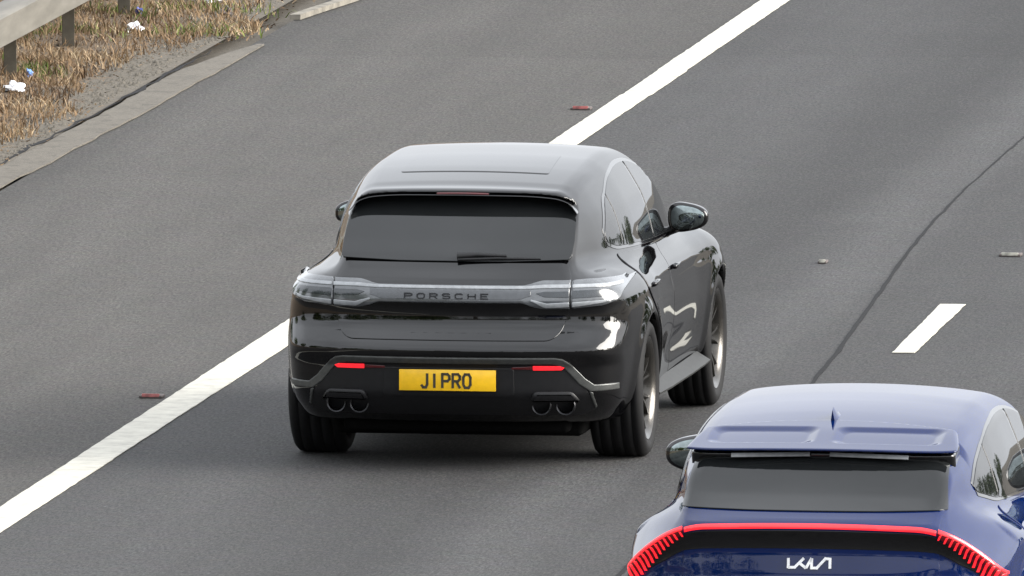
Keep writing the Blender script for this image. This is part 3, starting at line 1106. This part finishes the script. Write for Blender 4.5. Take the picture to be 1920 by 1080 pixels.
def mac_lower(x, y, z):
    a = np.abs(x)
    flare = 0.0
    for yc in (0.0, 2.807):
        d = np.sqrt((y - yc) ** 2 + (z - .36) ** 2)
        flare = flare + 0.018 * np.exp(-((d - .40) / .07) ** 2)
    scallop = 0.020 * np.exp(-((z - .50) / .10) ** 2) * np.exp(-((y - 1.35) / .75) ** 4)
    waist = 0.010 * np.exp(-((z - .86) / .05) ** 2) * np.exp(-((y - 1.5) / 1.2) ** 4)
    side = a - (m_W(y) - m_side(z) + flare - scallop - waist)
    bow = 0.050 * (a / .6) ** 2 + 0.10 * (a / .86) ** 6
    rear = m_rear(z) + bow - y
    front = y - (m_front(z) - .10 * (a / .6) ** 2 - .16 * (a / .86) ** 6)
    top = z - (m_deck(y) - .05 * (a / .8) ** 4 - .03 * np.exp(-((y - 3.0) / .5) ** 2) * (1 - (a / .8) ** 2))
    f = smax(rear * .8, side, .085)
    f = smax(f, front * .8, .15)
    f = smax(f, top, .10)
    return smax(f, .24 - z, .05)


def mac_house(x, y, z, carve=True):
    a = np.abs(x)
    side = (a - (m_gw(z) - m_gtap(y))) * .93
    top = z - (m_roof(y) - .020 * (a / .6) ** 2 - .012 * (a / .68) ** 6)
    rear = (m_grear(z) + .055 * (a / .6) ** 2.0 - y) * .8
    ws = (y - (m_ws(z) - .16 * (a / .7) ** 2)) * .55
    f = smax(side, top, .06)
    f = smax(f, rear, .06 if carve else .05)
    f = smax(f, ws, .05)
    f = smax(f, .9 - z, .02)
    if carve:
        g = (m_glass(z) + .055 * (a / .6) ** 2.0 - y) * .72          # > 0 outside the glass plane
        az = z - m_arch(a) 
        cut = smax(smax(-g, az, .014), (a - .655), .03)
        f = smax(f, -cut, .018)
    return f


def mac_glass_field(x, y, z):
    a = np.abs(x)
    return (m_glass(z) + .055 * (a / .6) ** 2.0 - y) * .72


def arches(f, x, y, z, R, wells, k=.02, depth=.60):
    a = np.abs(x)
    for yc, zc in wells:
        d = np.sqrt((y - yc) ** 2 + (z - zc) ** 2) - R
        f = smax(f, -np.maximum(d, depth - a), k)
    return f


def mac_outer(x, y, z):
    return smin(mac_lower(x, y, z), mac_house(x, y, z), .075)


def mac_body(x, y, z):
    f = arches(mac_outer(x, y, z), x, y, z, .397, ((0, .37), (2.807, .37)))
    # exhaust and diffuser hollow under the bumper
    return f


iso('body', mac_body, (-1.02, -1.08, .2), (1.02, 3.78, 1.62), .0128, M['black_paint'], suv)

# rear glass and brake light
arch_half = [(0, 1.425), (.30, 1.423), (.47, 1.412), (.545, 1.392), (.585, 1.36), (.612, 1.30), (.622, 1.20), (.620, 1.128), (.606, 1.112), (.3, 1.103), (0, 1.102)]
panel('rear_window', mac_glass_field, mirror_poly(arch_half[:-1])[:], 'y', (-1.3, .4), M['grey_glass'], suv, .004, .01, .03)
# smooth gloss underside of the roof overhang, from its lip forward to the glass
na, nr = 49, 7
Vs, Fs = [], []
for lay in (0.0, 0.004):
    for xx in np.linspace(-.615, .615, na):
        zz = float(m_arch(abs(xx))) - .010 + lay
        y0 = float(m_grear(zz)) + .055 * (xx / .6) ** 2 + .012
        y1 = max(y0 + .004, float(m_glass(zz)) + .055 * (xx / .6) ** 2)
        for q in np.linspace(0, 1, nr):
            Vs.append((xx, y0 + (y1 - y0) * q, zz))
n1 = na * nr
for i in range(na - 1):
    for j in range(nr - 1):
        a_ = i * nr + j
        Fs.append((a_, a_ + nr, a_ + nr + 1, a_ + 1))
        Fs.append((n1 + a_, n1 + a_ + 1, n1 + a_ + nr + 1, n1 + a_ + nr))
    a_ = i * nr
    Fs.append((a_, n1 + a_, n1 + a_ + nr, a_ + nr))
us = np_mesh('spoiler_underside', Vs, Fs)
us.set_sharp_from_angle(angle=math.radians(40))
link('spoiler_underside', us, M['gloss_black'], suv)
bm = bmesh.new()
tube(bm, [(x, -.412 + .055 * (x / .6) ** 2, 1.436 - .01 * (x / .3) ** 2) for x in np.linspace(-.14, .14, 9)], .006)
link('brake_light', bm_mesh('brake_light', bm, 60), M['dim_red'], suv)

# tailgate skin between glass and bumper, split from the wings by open gaps
tg = round_poly([(.600, 1.092), (.634, 1.02), (.634, .86), (.592, .735), (.54, .700), (-.54, .700), (-.592, .735), (-.634, .86), (-.634, 1.02), (-.600, 1.092)], .03)
panel('tailgate', mac_outer, tg, 'y', (-1.4, .4), M['black_paint'], suv, .006, .010, .022, .003)

# lamps: an outer one on each wing, and one lit strip across the tailgate whose ends swell into the inner lamps
for s in (-1, 1):
    po = [(.638 * s, 1.008), (.80 * s, 1.008), (.880 * s, .998), (.889 * s, .966), (.872 * s, .902), (.80 * s, .882), (.638 * s, .866)]
    t_ = panel('tail_light', mac_outer, round_poly(po, .016), 'y', (-1.4, .4), M['lamp_clear'], suv, .016, .026, .012, .008)
    panel('lamp_insert', mac_outer, round_poly([(.642 * s, .955), (.83 * s, .955), (.845 * s, .932), (.80 * s, .924), (.642 * s, .918)], .008), 'y', (-1.4, .4), M['lamp_dark'], t_, .0185, .005, .012, .002)
    panel('lamp_ridge', mac_outer, round_poly([(.642 * s, .982), (.86 * s, .980), (.868 * s, .966), (.642 * s, .966)], .005), 'y', (-1.4, .4), M['lamp_bar'], t_, .022, .008, .012, .003)
    panel('lamp_ridge', mac_outer, round_poly([(.642 * s, .900), (.80 * s, .908), (.845 * s, .918), (.845 * s, .906), (.80 * s, .896), (.642 * s, .884)], .004), 'y', (-1.4, .4), M['lamp_bar'], t_, .022, .008, .012, .003)


def ease(x, x0, x1, a, b):
    t = np.clip((x - x0) / (x1 - x0), 0, 1)
    return a + (b - a) * t * t * (3 - 2 * t)


xs_ = np.linspace(.632, -.632, 61)
up_ = [(x, ease(abs(x), .38, .50, .984, 1.007)) for x in xs_]
dn_ = [(x, ease(abs(x), .37, .50, .896, .865)) for x in xs_[::-1]]
strip_o = panel('light_strip', mac_outer, up_ + dn_, 'y', (-1.4, .4), M['lamp_clear'], suv, .016, .026, .013, .008)
panel('strip_ridge', mac_outer, [(x, ease(abs(x), .38, .52, .976, .983)) for x in xs_] + [(x, ease(abs(x), .38, .52, .962, .966)) for x in xs_[::-1]], 'y', (-1.4, .4), M['lamp_bar'], strip_o, .022, .008, .012, .003)
xt_ = np.linspace(.43, -.43, 41)
panel('strip_panel', mac_outer, [(x, .957) for x in xt_] + [(x, ease(abs(x), .36, .43, .912, .93)) for x in xt_[::-1]], 'y', (-1.4, .4), M['lamp_strip'], strip_o, .0185, .005, .013, .002)
for s in (-1, 1):
    panel('lamp_insert', mac_outer, round_poly([(.628 * s, .952), (.50 * s, .952), (.455 * s, .944), (.50 * s, .926), (.628 * s, .922)], .008), 'y', (-1.4, .4), M['lamp_dark'], strip_o, .0185, .005, .012, .002)
    panel('lamp_ridge', mac_outer, round_poly([(.628 * s, .900), (.51 * s, .896), (.43 * s, .915), (.43 * s, .905), (.51 * s, .880), (.628 * s, .884)], .004), 'y', (-1.4, .4), M['lamp_bar'], strip_o, .022, .008, .012, .003)
for i, ch in enumerate('PORSCHE'):
    me = strokes_mesh('letter', GLYPH[ch], .046, .028, .0070, .004)
    x0 = -.245 + i * .0685
    xm = x0 + .022
    yb = float(m_rear(.935)) + .05 * (xm / .6) ** 2 - .0175
    o = link('letter', me, M['letter_grey'], strip_o)
    o.location = (x0, yb - .002, .918)

# bumper: satin bow, black lower moulding, reflectors, plate
dif = [(.60, .578), (.668, .500), (.735, .425), (.770, .330), (.70, .295), (-.70, .295), (-.770, .330), (-.735, .425), (-.668, .500), (-.60, .578)]
panel('diffuser', mac_outer, round_poly(dif, .02), 'y', (-1.4, .4), M['plastic'], suv, .004, .012, .02)
tro = [(.875, .462), (.765, .462), (.72, .497), (.645, .582), (.61, .606), (.57, .613)]
tri = [(.55, .582), (.590, .573), (.618, .552), (.690, .467), (.745, .427), (.873, .430)]
bow_poly = [(x, z) for x, z in tro] + [(-x, z) for x, z in reversed(tro)] + [(-x, z) for x, z in reversed(tri)] + [(x, z) for x, z in tri]
panel('bumper_trim', mac_outer, bow_poly, 'y', (-1.4, .5), M['satin'], suv, .012, .022, .014, .005)
for s in (-1, 1):
    panel('bumper_trim', mac_outer, [(.741 * s, .425), (.757 * s, .421), (.772 * s, .345), (.763 * s, .335)], 'y', (-1.4, .5), M['satin'], suv, .010, .02, .014, .004)
    panel('reflector', mac_outer, round_poly([(.628 * s, .568), (.60 * s, .545), (.452 * s, .545), (.452 * s, .570)], .004), 'y', (-1.4, .4), M['glow_reflector'], suv, .012, .02, .012, .003)
    panel('reflector', mac_outer, [(.450 * s, .567), (.450 * s, .548), (.34 * s, .550), (.34 * s, .562)], 'y', (-1.4, .4), M['dim_red'], suv, .010, .02, .012, .003)
    # hood over each pair of tail pipes
    panel('exhaust_surround', mac_outer, round_poly([(.435 * s, .385), (.455 * s, .430), (.655 * s, .430), (.690 * s, .385)], [.01, .035, .035, .01], 6), 'y', (-1.4, .4), M['plastic'], suv, .030, .04, .014, .016)
    for xx in (.490, .617):
        prof = [(-.14, .046), (-.01, .052), (0.0, .053), (.004, .050), (.0, .044), (-.10, .040), (-.11, .001)]
        o = lathe_obj('exhaust_pipe', prof, M['exhaust'], suv, 28)
        o.rotation_euler = (0, 0, math.radians(-90))
        o.location = (xx * s, -.905 + .05 * (xx / .6) ** 2, .350)
pl = panel('plate_recess', mac_outer, round_poly([(.352, .555), (.352, .402), (-.352, .402), (-.352, .555)], .02), 'y', (-1.4, .4), M['plastic'], suv, .009, .015, .03, .004)
bm = bmesh.new()
bm_box(bm, (0, 0, 0), (.520, .006, .113), bevel=.0025)
plate = link('number_plate', bm_mesh('number_plate', bm, 40), M['plate'], suv)
plate.location = (0, -.976, .489)
for ch, xc, w in (('J', -.122, .042), ('1', -.070, .014), ('P', -.008, .045), ('R', .048, .045), ('O', .105, .045)):
    me = strokes_mesh('character', GLYPH[ch] if ch != '1' else [[(.5, 0), (.5, 1)]], w, .077, .0135, .002)
    o = link('character', me, M['plate_ink'], plate)
    o.location = (xc - w / 2, -.0032, -.041)

# wiper, parked low on the glass, pivot left of the middle of the base
bm = bmesh.new()
gy = lambda x, z: float(m_glass(z)) + .055 * (x / .6) ** 2
tube(bm, [(.015, gy(.015, 1.130) - .028, 1.128), (.12, gy(.1, 1.138) - .032, 1.136), (.28, gy(.28, 1.134) - .03, 1.132)], [.020, .013, .008])
tube(bm, [(.02, gy(.02, 1.115) - .02, 1.112), (.24, gy(.24, 1.122) - .018, 1.119), (.46, gy(.46, 1.122) - .016, 1.117)], [.008, .009, .005])
link('wiper', bm_mesh('wiper', bm, 60), M['plastic'], suv)

# roof panel
rp = round_poly([(.405, .02), (.39, .62), (-.39, .62), (-.405, .02)], .03)
panel('sunroof', mac_outer, rp, 'z', (1.9, 1.2), M['black_paint'], suv, .004, .02, .04, .006)

# side glass and doors, both sides
dlo = [(2.30, 1.035), (1.2, 1.068), (.08, 1.118), (-.07, 1.152), (-.085, 1.20), (.10, 1.35), (.42, 1.447), (.90, 1.492), (1.30, 1.474), (1.62, 1.402), (1.95, 1.257)]
dlo = round_poly(dlo, [.01, .3, .08, .06, .06, .12, .2, .3, .2, .2, .1], 5)


def clip_y(poly, y0, y1):
    out = []
    for lim, keep in ((y0, lambda p: p[0] >= y0), (y1, lambda p: p[0] <= y1)):
        src = out if out else poly
        res = []
        for a, b in zip(src, src[1:] + src[:1]):
            ka, kb = keep(a), keep(b)
            if ka:
                res.append(a)
            if ka != kb:
                t = (lim - a[0]) / (b[0] - a[0])
                res.append((lim, a[1] + t * (b[1] - a[1])))
        out = res
    return out


for s in (-1, 1):
    rng = (1.3 * s, 0.2 * s)
    panel('window_surround', mac_outer, [(p[0] + (.02 if p[0] > 1.6 else (-.02 if p[0] < .2 else 0)), p[1] + (.018 if p[1] > 1.16 else -.016)) for p in dlo], 'x', rng, M['gloss_black'], suv, .003, .012, .035, .002)
    for y0, y1 in ((-.2, .19), (.215, 1.10), (1.16, 2.35)):
        panel('side_window', mac_outer, clip_y(dlo, y0, y1), 'x', rng, M['glass'], suv, .006, .008, .03, .002)
    rd = [(1.125, 1.045), (1.125, .335), (.42, .335), (.40, .50), (.30, .66), (.12, .79), (.02, .90), (.02, 1.085)]
    fd = [(1.133, 1.045), (1.133, .335), (2.26, .335), (2.33, .60), (2.36, .80), (2.38, 1.015)]
    for poly, hx in ((rd, .30), (fd, 1.33)):
        d_ = panel('door', mac_outer, round_poly(poly, .03), 'x', rng, M['black_paint'], suv, .006, .010, .035, .003)
        bm = bmesh.new()
        bm_box(bm, (0, 0, 0), (.028, .20, .026), bevel=.009)
        h_ = link('handle', bm_mesh('handle', bm, 50), M['black_paint'], d_)
        h_.location = ((float(m_W(hx)) - float(m_side(.90)) + .008) * s, hx, .905)
    # sill blade
    bm = bmesh.new()
    pts = [(.44, .93), (.8, .945), (1.6, .955), (2.1, .955), (2.30, .95)]
    prev = None
    for y, x in pts:
        ring = [bm.verts.new((x * s, y, z_)) for x, z_ in ((x - .14, .30), (x + .012, .285), (x + .018, .298), (x - .06, .345))]
        if prev:
            for i in range(4):
                bm.faces.new((prev[i], prev[(i + 1) % 4], ring[(i + 1) % 4], ring[i]))
        else:
            bm.faces.new(ring)
        prev = ring
    bm.faces.new(prev[::-1])
    link('side_sill', bm_mesh('side_sill', bm, 30), M['sill_grey'], suv)
panel('windscreen', mac_outer, round_poly([(.60, 1.10), (.52, 1.49), (-.52, 1.49), (-.60, 1.10)], .04), 'y', (3.2, .8), M['glass'], suv, .005, .01, .05)


def mirror_field(x, y, z):
    # a teardrop shell, blunt face to the rear
    yy = np.where(y < 0, y / .035, y / .12)
    taper = 1 + .25 * np.clip(x / .11, -1, 1)
    return ((np.abs(x / .110) ** 2.8 + np.abs(z / (.075 * (1.02 - .26 * x / .11))) ** 2.8 + np.abs(yy) ** 2.8 + 1e-9) ** (1 / 2.8) - 1) * .07


def door_mirror(parent, x, y, z, s, shell, k=1.0):
    r = empty('door_mirror', (x * s, y, z), 0, parent)
    r.scale = (k, k, k)
    F = lambda a, b, c: mirror_field(a * s, b, c)
    iso('mirror_shell', F, (-.13, -.06, -.11), (.13, .14, .11), .008, shell, r)
    pw = lambda v: math.copysign(abs(v) ** .75, v)
    g = [(.090 * pw(math.cos(q)) * s, .060 * pw(math.sin(q)) * (1.02 - .24 * pw(math.cos(q)))) for q in np.linspace(0, 2 * math.pi, 32, endpoint=False)]
    panel('mirror_glass', F, g, 'y', (-.2, .1), M['mirror'], r, .003, .006, .012, .001)
    bm = bmesh.new()
    tube(bm, [(-.19 * s, .05, -.10), (-.12 * s, .045, -.085), (-.06 * s, .04, -.055)], [.03, .024, .03])
    link('mirror_arm', bm_mesh('mirror_arm', bm, 60), M['gloss_black'], r)


for s in (-1, 1):
    door_mirror(suv, .915, 1.78, 1.125, s, M['black_paint'])

wm_r = make_wheel(.368, .295, .272, 7, M['rim'])
wm_f = make_wheel(.368, .265, .272, 7, M['rim'])
for s in (-1, 1):
    place_wheel(wm_r, suv, .812 * s, 0, .368, 0.4)
    place_wheel(wm_f, suv, .815 * s, 2.807, .368, 0.9)
bm = bmesh.new()
bm_box(bm, (0, 1.40, .235), (1.34, 3.9, .16), bevel=.03)
bm_box(bm, (0, -.44, .255), (1.22, .44, .15), bevel=.03)
bm_box(bm, (0, 0, .33), (1.35, .14, .10), bevel=.03)
link('underbody', bm_mesh('underbody', bm, 50), M['dark_gap'], suv)

# ------------------------------------------------------------------ the blue car
ev = tag(empty('hatchback', (3.385, -12.56, 0.0), math.radians(-0.9)),
         'dark blue hatchback with a full width red light bar in the next lane', 'car')

k_W = spl([-1.0, -.94, -.86, -.75, -.6, -.4, 0, .4, 1.2, 2.0, 2.5, 2.9, 3.2, 3.5, 3.72],
          [.72, .77, .825, .868, .900, .922, .94, .93, .905, .91, .93, .94, .92, .84, .66])
k_side = spl([.18, .26, .36, .46, .56, .68, .80, .88, .95, 1.02, 1.10], [.12, .07, .03, .012, .003, 0, .004, .016, .045, .085, .15])
k_rear = spl([.18, .28, .40, .55, .66, .74, .80, .86, .905, .93, .96, 1.00, 1.03, 1.045, 1.06, 1.075, 1.09, 1.12, 1.2],
             [-.70, -.84, -.91, -.945, -.940, -.918, -.906, -.896, -.889, -.884, -.882, -.893, -.913, -.928, -.935, -.927, -.885, -.80, -.58])
k_front = spl([.2, .3, .5, .7, .85, .95, 1.05, 1.15], [3.55, 3.65, 3.73, 3.71, 3.58, 3.3, 2.8, 2.35])
k_deck = spl([-1.0, -.93, -.8, -.6, -.3, 0, .6, 1.2, 2.0, 2.6, 3.1, 3.5, 3.75], [1.05, 1.075, 1.10, 1.12, 1.11, 1.08, 1.04, 1.02, 1.01, 1.02, .97, .88, .74])
k_gw = spl([.95, 1.05, 1.15, 1.25, 1.35, 1.42, 1.48, 1.56], [.82, .80, .775, .745, .705, .675, .64, .585])
k_gtap = spl([-.9, -.7, -.5, -.3, 0, .4, .8, 1.4, 1.8, 2.2, 2.6], [.205, .16, .115, .075, .035, .008, 0, .0, .015, .06, .13])
k_roof = spl([-.9, -.5, -.15, .2, .5, .8, 1.2, 1.5, 1.9], [1.33, 1.395, 1.455, 1.50, 1.522, 1.532, 1.528, 1.51, 1.455])
k_grear = spl([.9, 1.0, 1.06, 1.115, 1.2, 1.3, 1.38, 1.5], [-.76, -.80, -.835, -.785, -.665, -.535, -.44, -.30])
k_ws = spl([.95, 1.05, 1.2, 1.35, 1.46, 1.53, 1.6], [2.85, 2.6, 2.22, 1.84, 1.55, 1.32, 1.1])


def ev_lower(x, y, z):
    a = np.abs(x)
    # the light bar's ridge droops towards the corners: shear the rear profile down with |x|
    dz = .19 * np.clip((a - .50) / .38, 0, 1.3) ** 2 + .012 * (a / .5) ** 2
    fade = np.clip((z - .5) / .25, 0, 1)
    zr = z + dz * fade
    flare = 0.0
    for yc in (0.0, 2.9):
        d = np.sqrt((y - yc) ** 2 + (z - .36) ** 2)
        flare = flare + 0.022 * np.exp(-((d - .42) / .08) ** 2)
    hip = .030 * np.exp(-((z - .97) / .09) ** 2) * np.exp(-((y + .15) / .55) ** 2)
    side = a - (k_W(y) - k_side(z) + flare + hip)
    rear = k_rear(zr) + .055 * (a / .6) ** 2 + .13 * (a / .9) ** 6 - y
    front = y - (k_front(z) - .10 * (a / .6) ** 2 - .16 * (a / .86) ** 6)
    top = z - (k_deck(y) - .07 * (a / .85) ** 4)
    f = smax(rear * .75, side, .05)
    f = smax(f, front * .8, .15)
    f = smax(f, top, .07)
    return smax(f, .22 - z, .05)


def ev_house(x, y, z):
    a = np.abs(x)
    side = (a - (k_gw(z) - k_gtap(y))) * .93
    top = z - (k_roof(y) - .035 * (a / .6) ** 2 - .02 * (a / .68) ** 6 - .04 * np.clip((-.15 - y) / .06, 0, 1))
    rear = (k_grear(z) + .05 * (a / .6) ** 2 - y) * .5
    ws = (y - (k_ws(z) - .16 * (a / .7) ** 2)) * .5
    f = smax(side, top, .08)
    f = smax(f, rear, .03)
    f = smax(f, ws, .05)
    return smax(f, .9 - z, .02)


def ev_outer(x, y, z):
    return smin(ev_lower(x, y, z), ev_house(x, y, z), .09)


def ev_body(x, y, z):
    return arches(ev_outer(x, y, z), x, y, z, .40, ((0, .365), (2.9, .365)))


iso('body', ev_body, (-1.0, -1.02, .18), (1.0, 3.8, 1.58), .0145, M['blue_paint'], ev)


# spoiler: a wing that carries the roof line back, hollowed from above and open underneath
def sp_top(x, y):
    a = np.abs(x)
    # two broad shallow dishes either side of a middle rib
    d = smax(smax(np.abs(a - .30) - .265, np.abs(y + .30 - .06 * (a / .6) ** 2) - .15, .06), -.09, .02)
    dish = .016 * np.clip(-d / .055, 0, 1) ** 2 * (3 - 2 * np.clip(-d / .055, 0, 1))
    return k_roof(y) - .022 * (a / .6) ** 2 + .003 - dish


def sp_edge(x):
    a = np.abs(x)
    return -.555 + .05 * (a / .6) ** 2 + .05 * (a / .66) ** 8


def sp_field(x, y, z):
    a = np.abs(x)
    t = np.clip((y - sp_edge(x)) / .35, 0, 1)
    th = .011 + .05 * t
    f = smax(z - sp_top(x, y), (sp_top(x, y) - th) - z, .012)
    f = smax(f, sp_edge(x) - y, .014)
    f = smax(f, y + .12 - .10 * (1 - (a / .66) ** 2), .01)
    f = smax(f, a - (.668 - .06 * np.clip((y + .5) / .4, 0, 1)), .03)
    return f


sp = iso('spoiler', sp_field, (-.70, -.60, 1.27), (.70, .02, 1.52), .0075, M['blue_paint'], ev)


# black fillet under the wing
def sp_under(x, y, z):
    a = np.abs(x)
    t = sp_top(x, y)
    f = smax(z - (t - .032 - .045 * np.exp(-((a) / .035) ** 2) * 0), (t - .13) - z, .02)
    f = smax(f, sp_edge(x) + .040 + (t - z) * .45 - y, .02)
    f = smax(f, y + .20, .02)
    return smax(f, a - .63, .02)


iso('spoiler_base', sp_under, (-.66, -.60, 1.2), (.66, -.15, 1.45), .0095, M['gloss_black'], ev)

for s in (-1, 1):
    bm = bmesh.new()
    bm_box(bm, (0, 0, 0), (.375, .004, .022), Matrix.Rotation(math.radians(-38), 3, 'X'))
    o = link('slot_daylight_strip', bm_mesh('slot_daylight_strip', bm), M['slot_daylight'], ev)  # solid pale strip imitating daylight that comes through a slot
    o.location = (.235 * s, float(sp_edge(.235)) + .032, float(sp_top(.235, -.55)) - .031)
    o.rotation_euler = (0, math.radians(1.5 * s), 0)
kg = [(.600, 1.345), (.628, 1.122), (.3, 1.118), (-.3, 1.118), (-.628, 1.122), (-.600, 1.345)]
panel('rear_window', ev_outer, kg, 'y', (-1.3, .5), M['grey_glass'], ev, .008, .01, .03)
tgk = round_poly([(.632, 1.112), (.612, 1.088), (.605, 1.0), (.61, .80), (.58, .60), (-.58, .60), (-.61, .80), (-.605, 1.0), (-.612, 1.088), (-.632, 1.112)], .02)
panel('tailgate', ev_outer, tgk, 'y', (-1.4, .4), M['blue_paint'], ev, .005, .010, .02, .003)


def droop(a):
    return .19 * np.clip((a - .50) / .38, 0, 1.3) ** 2 + .012 * (a / .5) ** 2


xs_ = np.linspace(.598, -.598, 41)
bar_poly = [(x, 1.070 - droop(abs(x))) for x in xs_] + [(x, 1.050 - droop(abs(x))) for x in xs_[::-1]]
panel('light_bar', ev_outer, bar_poly, 'y', (-1.4, .4), M['red_lamp'], ev, .009, .02, .012, .004)
for s in (-1, 1):
    lx = np.linspace(.606, .900, 16)
    wid = np.interp(lx, [.606, .70, .80, .90], [.036, .055, .085, .085])
    up = [(x * s, 1.074 - droop(x)) for x in lx]
    lo_ = [(x * s, 1.074 - droop(x) - w) for x, w in zip(lx, wid)]
    lamp = panel('tail_light', ev_outer, up + lo_[::-1], 'y', (-1.4, .6), M['red_gap'], ev, .008, .02, .012, .004)
    panel('light_edge', ev_outer, up + [(x, z - .013) for x, z in up[::-1]], 'y', (-1.4, .6), M['red_lamp'], lamp, .012, .006, .012, .002)
    for k in range(13):
        q = .618 + .272 * (k / 12.0) ** .9
        wq = float(np.interp(q, lx, wid))
        zt = 1.074 - droop(q) - .016
        zb = 1.074 - droop(q) - wq + .004
        hw = .0045 + .003 * k / 12
        sl = .010 + .03 * k / 12
        poly = [((q + hw) * s, zt), ((q + hw - sl) * s, zb), ((q - hw - sl) * s, zb), ((q - hw) * s, zt)]
        panel('light_segment', ev_outer, poly, 'y', (-1.4, .6), M['red_lamp'], lamp, .012, .006, .012, .0015)

xk_ = np.linspace(.80, -.80, 61)
wk_ = lambda a: np.interp(a, [0, .55, .70, .80], [.090, .088, .065, .02])
panel('black_band', ev_outer, [(x, 1.043 - droop(abs(x)) - np.interp(abs(x), [.0, .60, .62, .70, .80], [0, 0, .004, .026, .055])) for x in xk_] +
      [(x, 1.041 - droop(abs(x)) - np.interp(abs(x), [0, .60, .62, .70, .80], [0, 0, .004, .026, .055]) - wk_(abs(x))) for x in xk_[::-1]], 'y', (-1.4, .4), M['gloss_black'], ev, .0075, .012, .016, .002)  # gloss black band along the lower edge of the light bar
badge = empty('badge', (0, 0, 0), 0, ev)
LOGO = [('letter', [[(.02, 0), (.02, 1)], [(.02, .08), (.17, .10), (.38, 1.0)], [(.28, .52), (.43, .02)]]),
        ('letter', [[(.43, .02), (.56, 1.0)]]),
        ('letter', [[(.56, 1.0), (.56, .05), (.68, .05), (.88, .98), (.985, .95), (.985, 0)]])]
for nm, st in LOGO:
    o = link(nm, strokes_mesh('letter', st, .205, .048, .0125, .006), M['badge_white'], badge)
    o.location = (-.1025, float(k_rear(.862)) - .009, .859)
    o.rotation_euler = (math.radians(-8), 0, 0)

# roof antenna fin
bm = bmesh.new()
rows = []
for q in np.linspace(0, 1, 8):
    y = .16 - .20 * q
    h = .060 * min(1, (q * 1.25) ** 1.5) * (1 if q < .9 else .9)
    w = .010 + .014 * math.sin(math.pi * min(1, q * .8 + .2))
    zb = float(k_roof(y)) - .002
    rows.append([bm.verts.new((-w, y, zb)), bm.verts.new((-w * .35, y - .01 * q, zb + h * .7)), bm.verts.new((0, y - .014 * q, zb + h + .004)), bm.verts.new((w * .35, y - .01 * q, zb + h * .7)), bm.verts.new((w, y, zb))])
for p, q in zip(rows[:-1], rows[1:]):
    for i in range(4):
        bm.faces.new((p[i], p[i + 1], q[i + 1], q[i]))
bm.faces.new(rows[0])
bm.faces.new(rows[-1][::-1])
link('antenna', bm_mesh('antenna', bm, 60), M['blue_paint'], ev)

dlk = [(2.35, 1.02), (1.2, 1.05), (.10, 1.10), (-.20, 1.155), (-.26, 1.19), (-.10, 1.28), (.30, 1.385), (.80, 1.432), (1.20, 1.425), (1.55, 1.36), (1.95, 1.215)]
dlk = round_poly(dlk, [.01, .3, .08, .05, .05, .12, .2, .3, .2, .2, .1], 5)
for s in (-1, 1):
    rng = (1.3 * s, 0.2 * s)
    panel('window_surround', ev_outer, [(p[0] + (.02 if p[0] > 1.6 else (-.02 if p[0] < .2 else 0)), p[1] + (.016 if p[1] > 1.16 else -.014)) for p in dlk], 'x', rng, M['gloss_black'], ev, .003, .012, .035, .002)
    for y0, y1 in ((-.3, .14), (.165, 1.08), (1.14, 2.4)):
        panel('side_window', ev_outer, clip_y(dlk, y0, y1), 'x', rng, M['glass'], ev, .006, .008, .03, .002)
    rd = [(1.105, 1.03), (1.105, .33), (.46, .33), (.44, .50), (.33, .66), (.15, .80), (.06, .90), (.06, 1.07)]
    fd = [(1.113, 1.03), (1.113, .33), (2.34, .33), (2.40, .60), (2.43, .80), (2.44, 1.0)]
    for poly, hx in ((rd, .36), (fd, 1.33)):
        d_ = panel('door', ev_outer, round_poly(poly, .03), 'x', rng, M['blue_paint'], ev, .006, .010, .035, .003)
        bm = bmesh.new()
        bm_box(bm, (0, 0, 0), (.016, .22, .026), bevel=.007)
        h_ = link('handle', bm_mesh('handle', bm, 50), M['blue_paint'], d_)
        h_.location = ((float(k_W(hx)) - float(k_side(.86)) + .006) * s, hx, .865)
    door_mirror(ev, .915, 1.72, 1.125, s, M['gloss_black'], 1.15)
panel('windscreen', ev_outer, round_poly([(.62, 1.09), (.52, 1.46), (-.52, 1.46), (-.62, 1.09)], .04), 'y', (3.2, .8), M['glass'], ev, .005, .01, .05)
panel('bumper_moulding', ev_outer, round_poly([(.74, .50), (.70, .30), (-.70, .30), (-.74, .50)], .03), 'y', (-1.4, .4), M['plastic'], ev, .006, .012, .03)
wk = make_wheel(.362, .255, .262, 5, M['rim'])
for s in (-1, 1):
    place_wheel(wk, ev, .80 * s, 0, .362, 0.2)
    place_wheel(wk, ev, .80 * s, 2.9, .362, 0.7)
bm = bmesh.new()
bm_box(bm, (0, 1.4, .27), (1.25, 3.9, .12), bevel=.03)
link('underbody', bm_mesh('underbody', bm, 50), M['dark_gap'], ev)
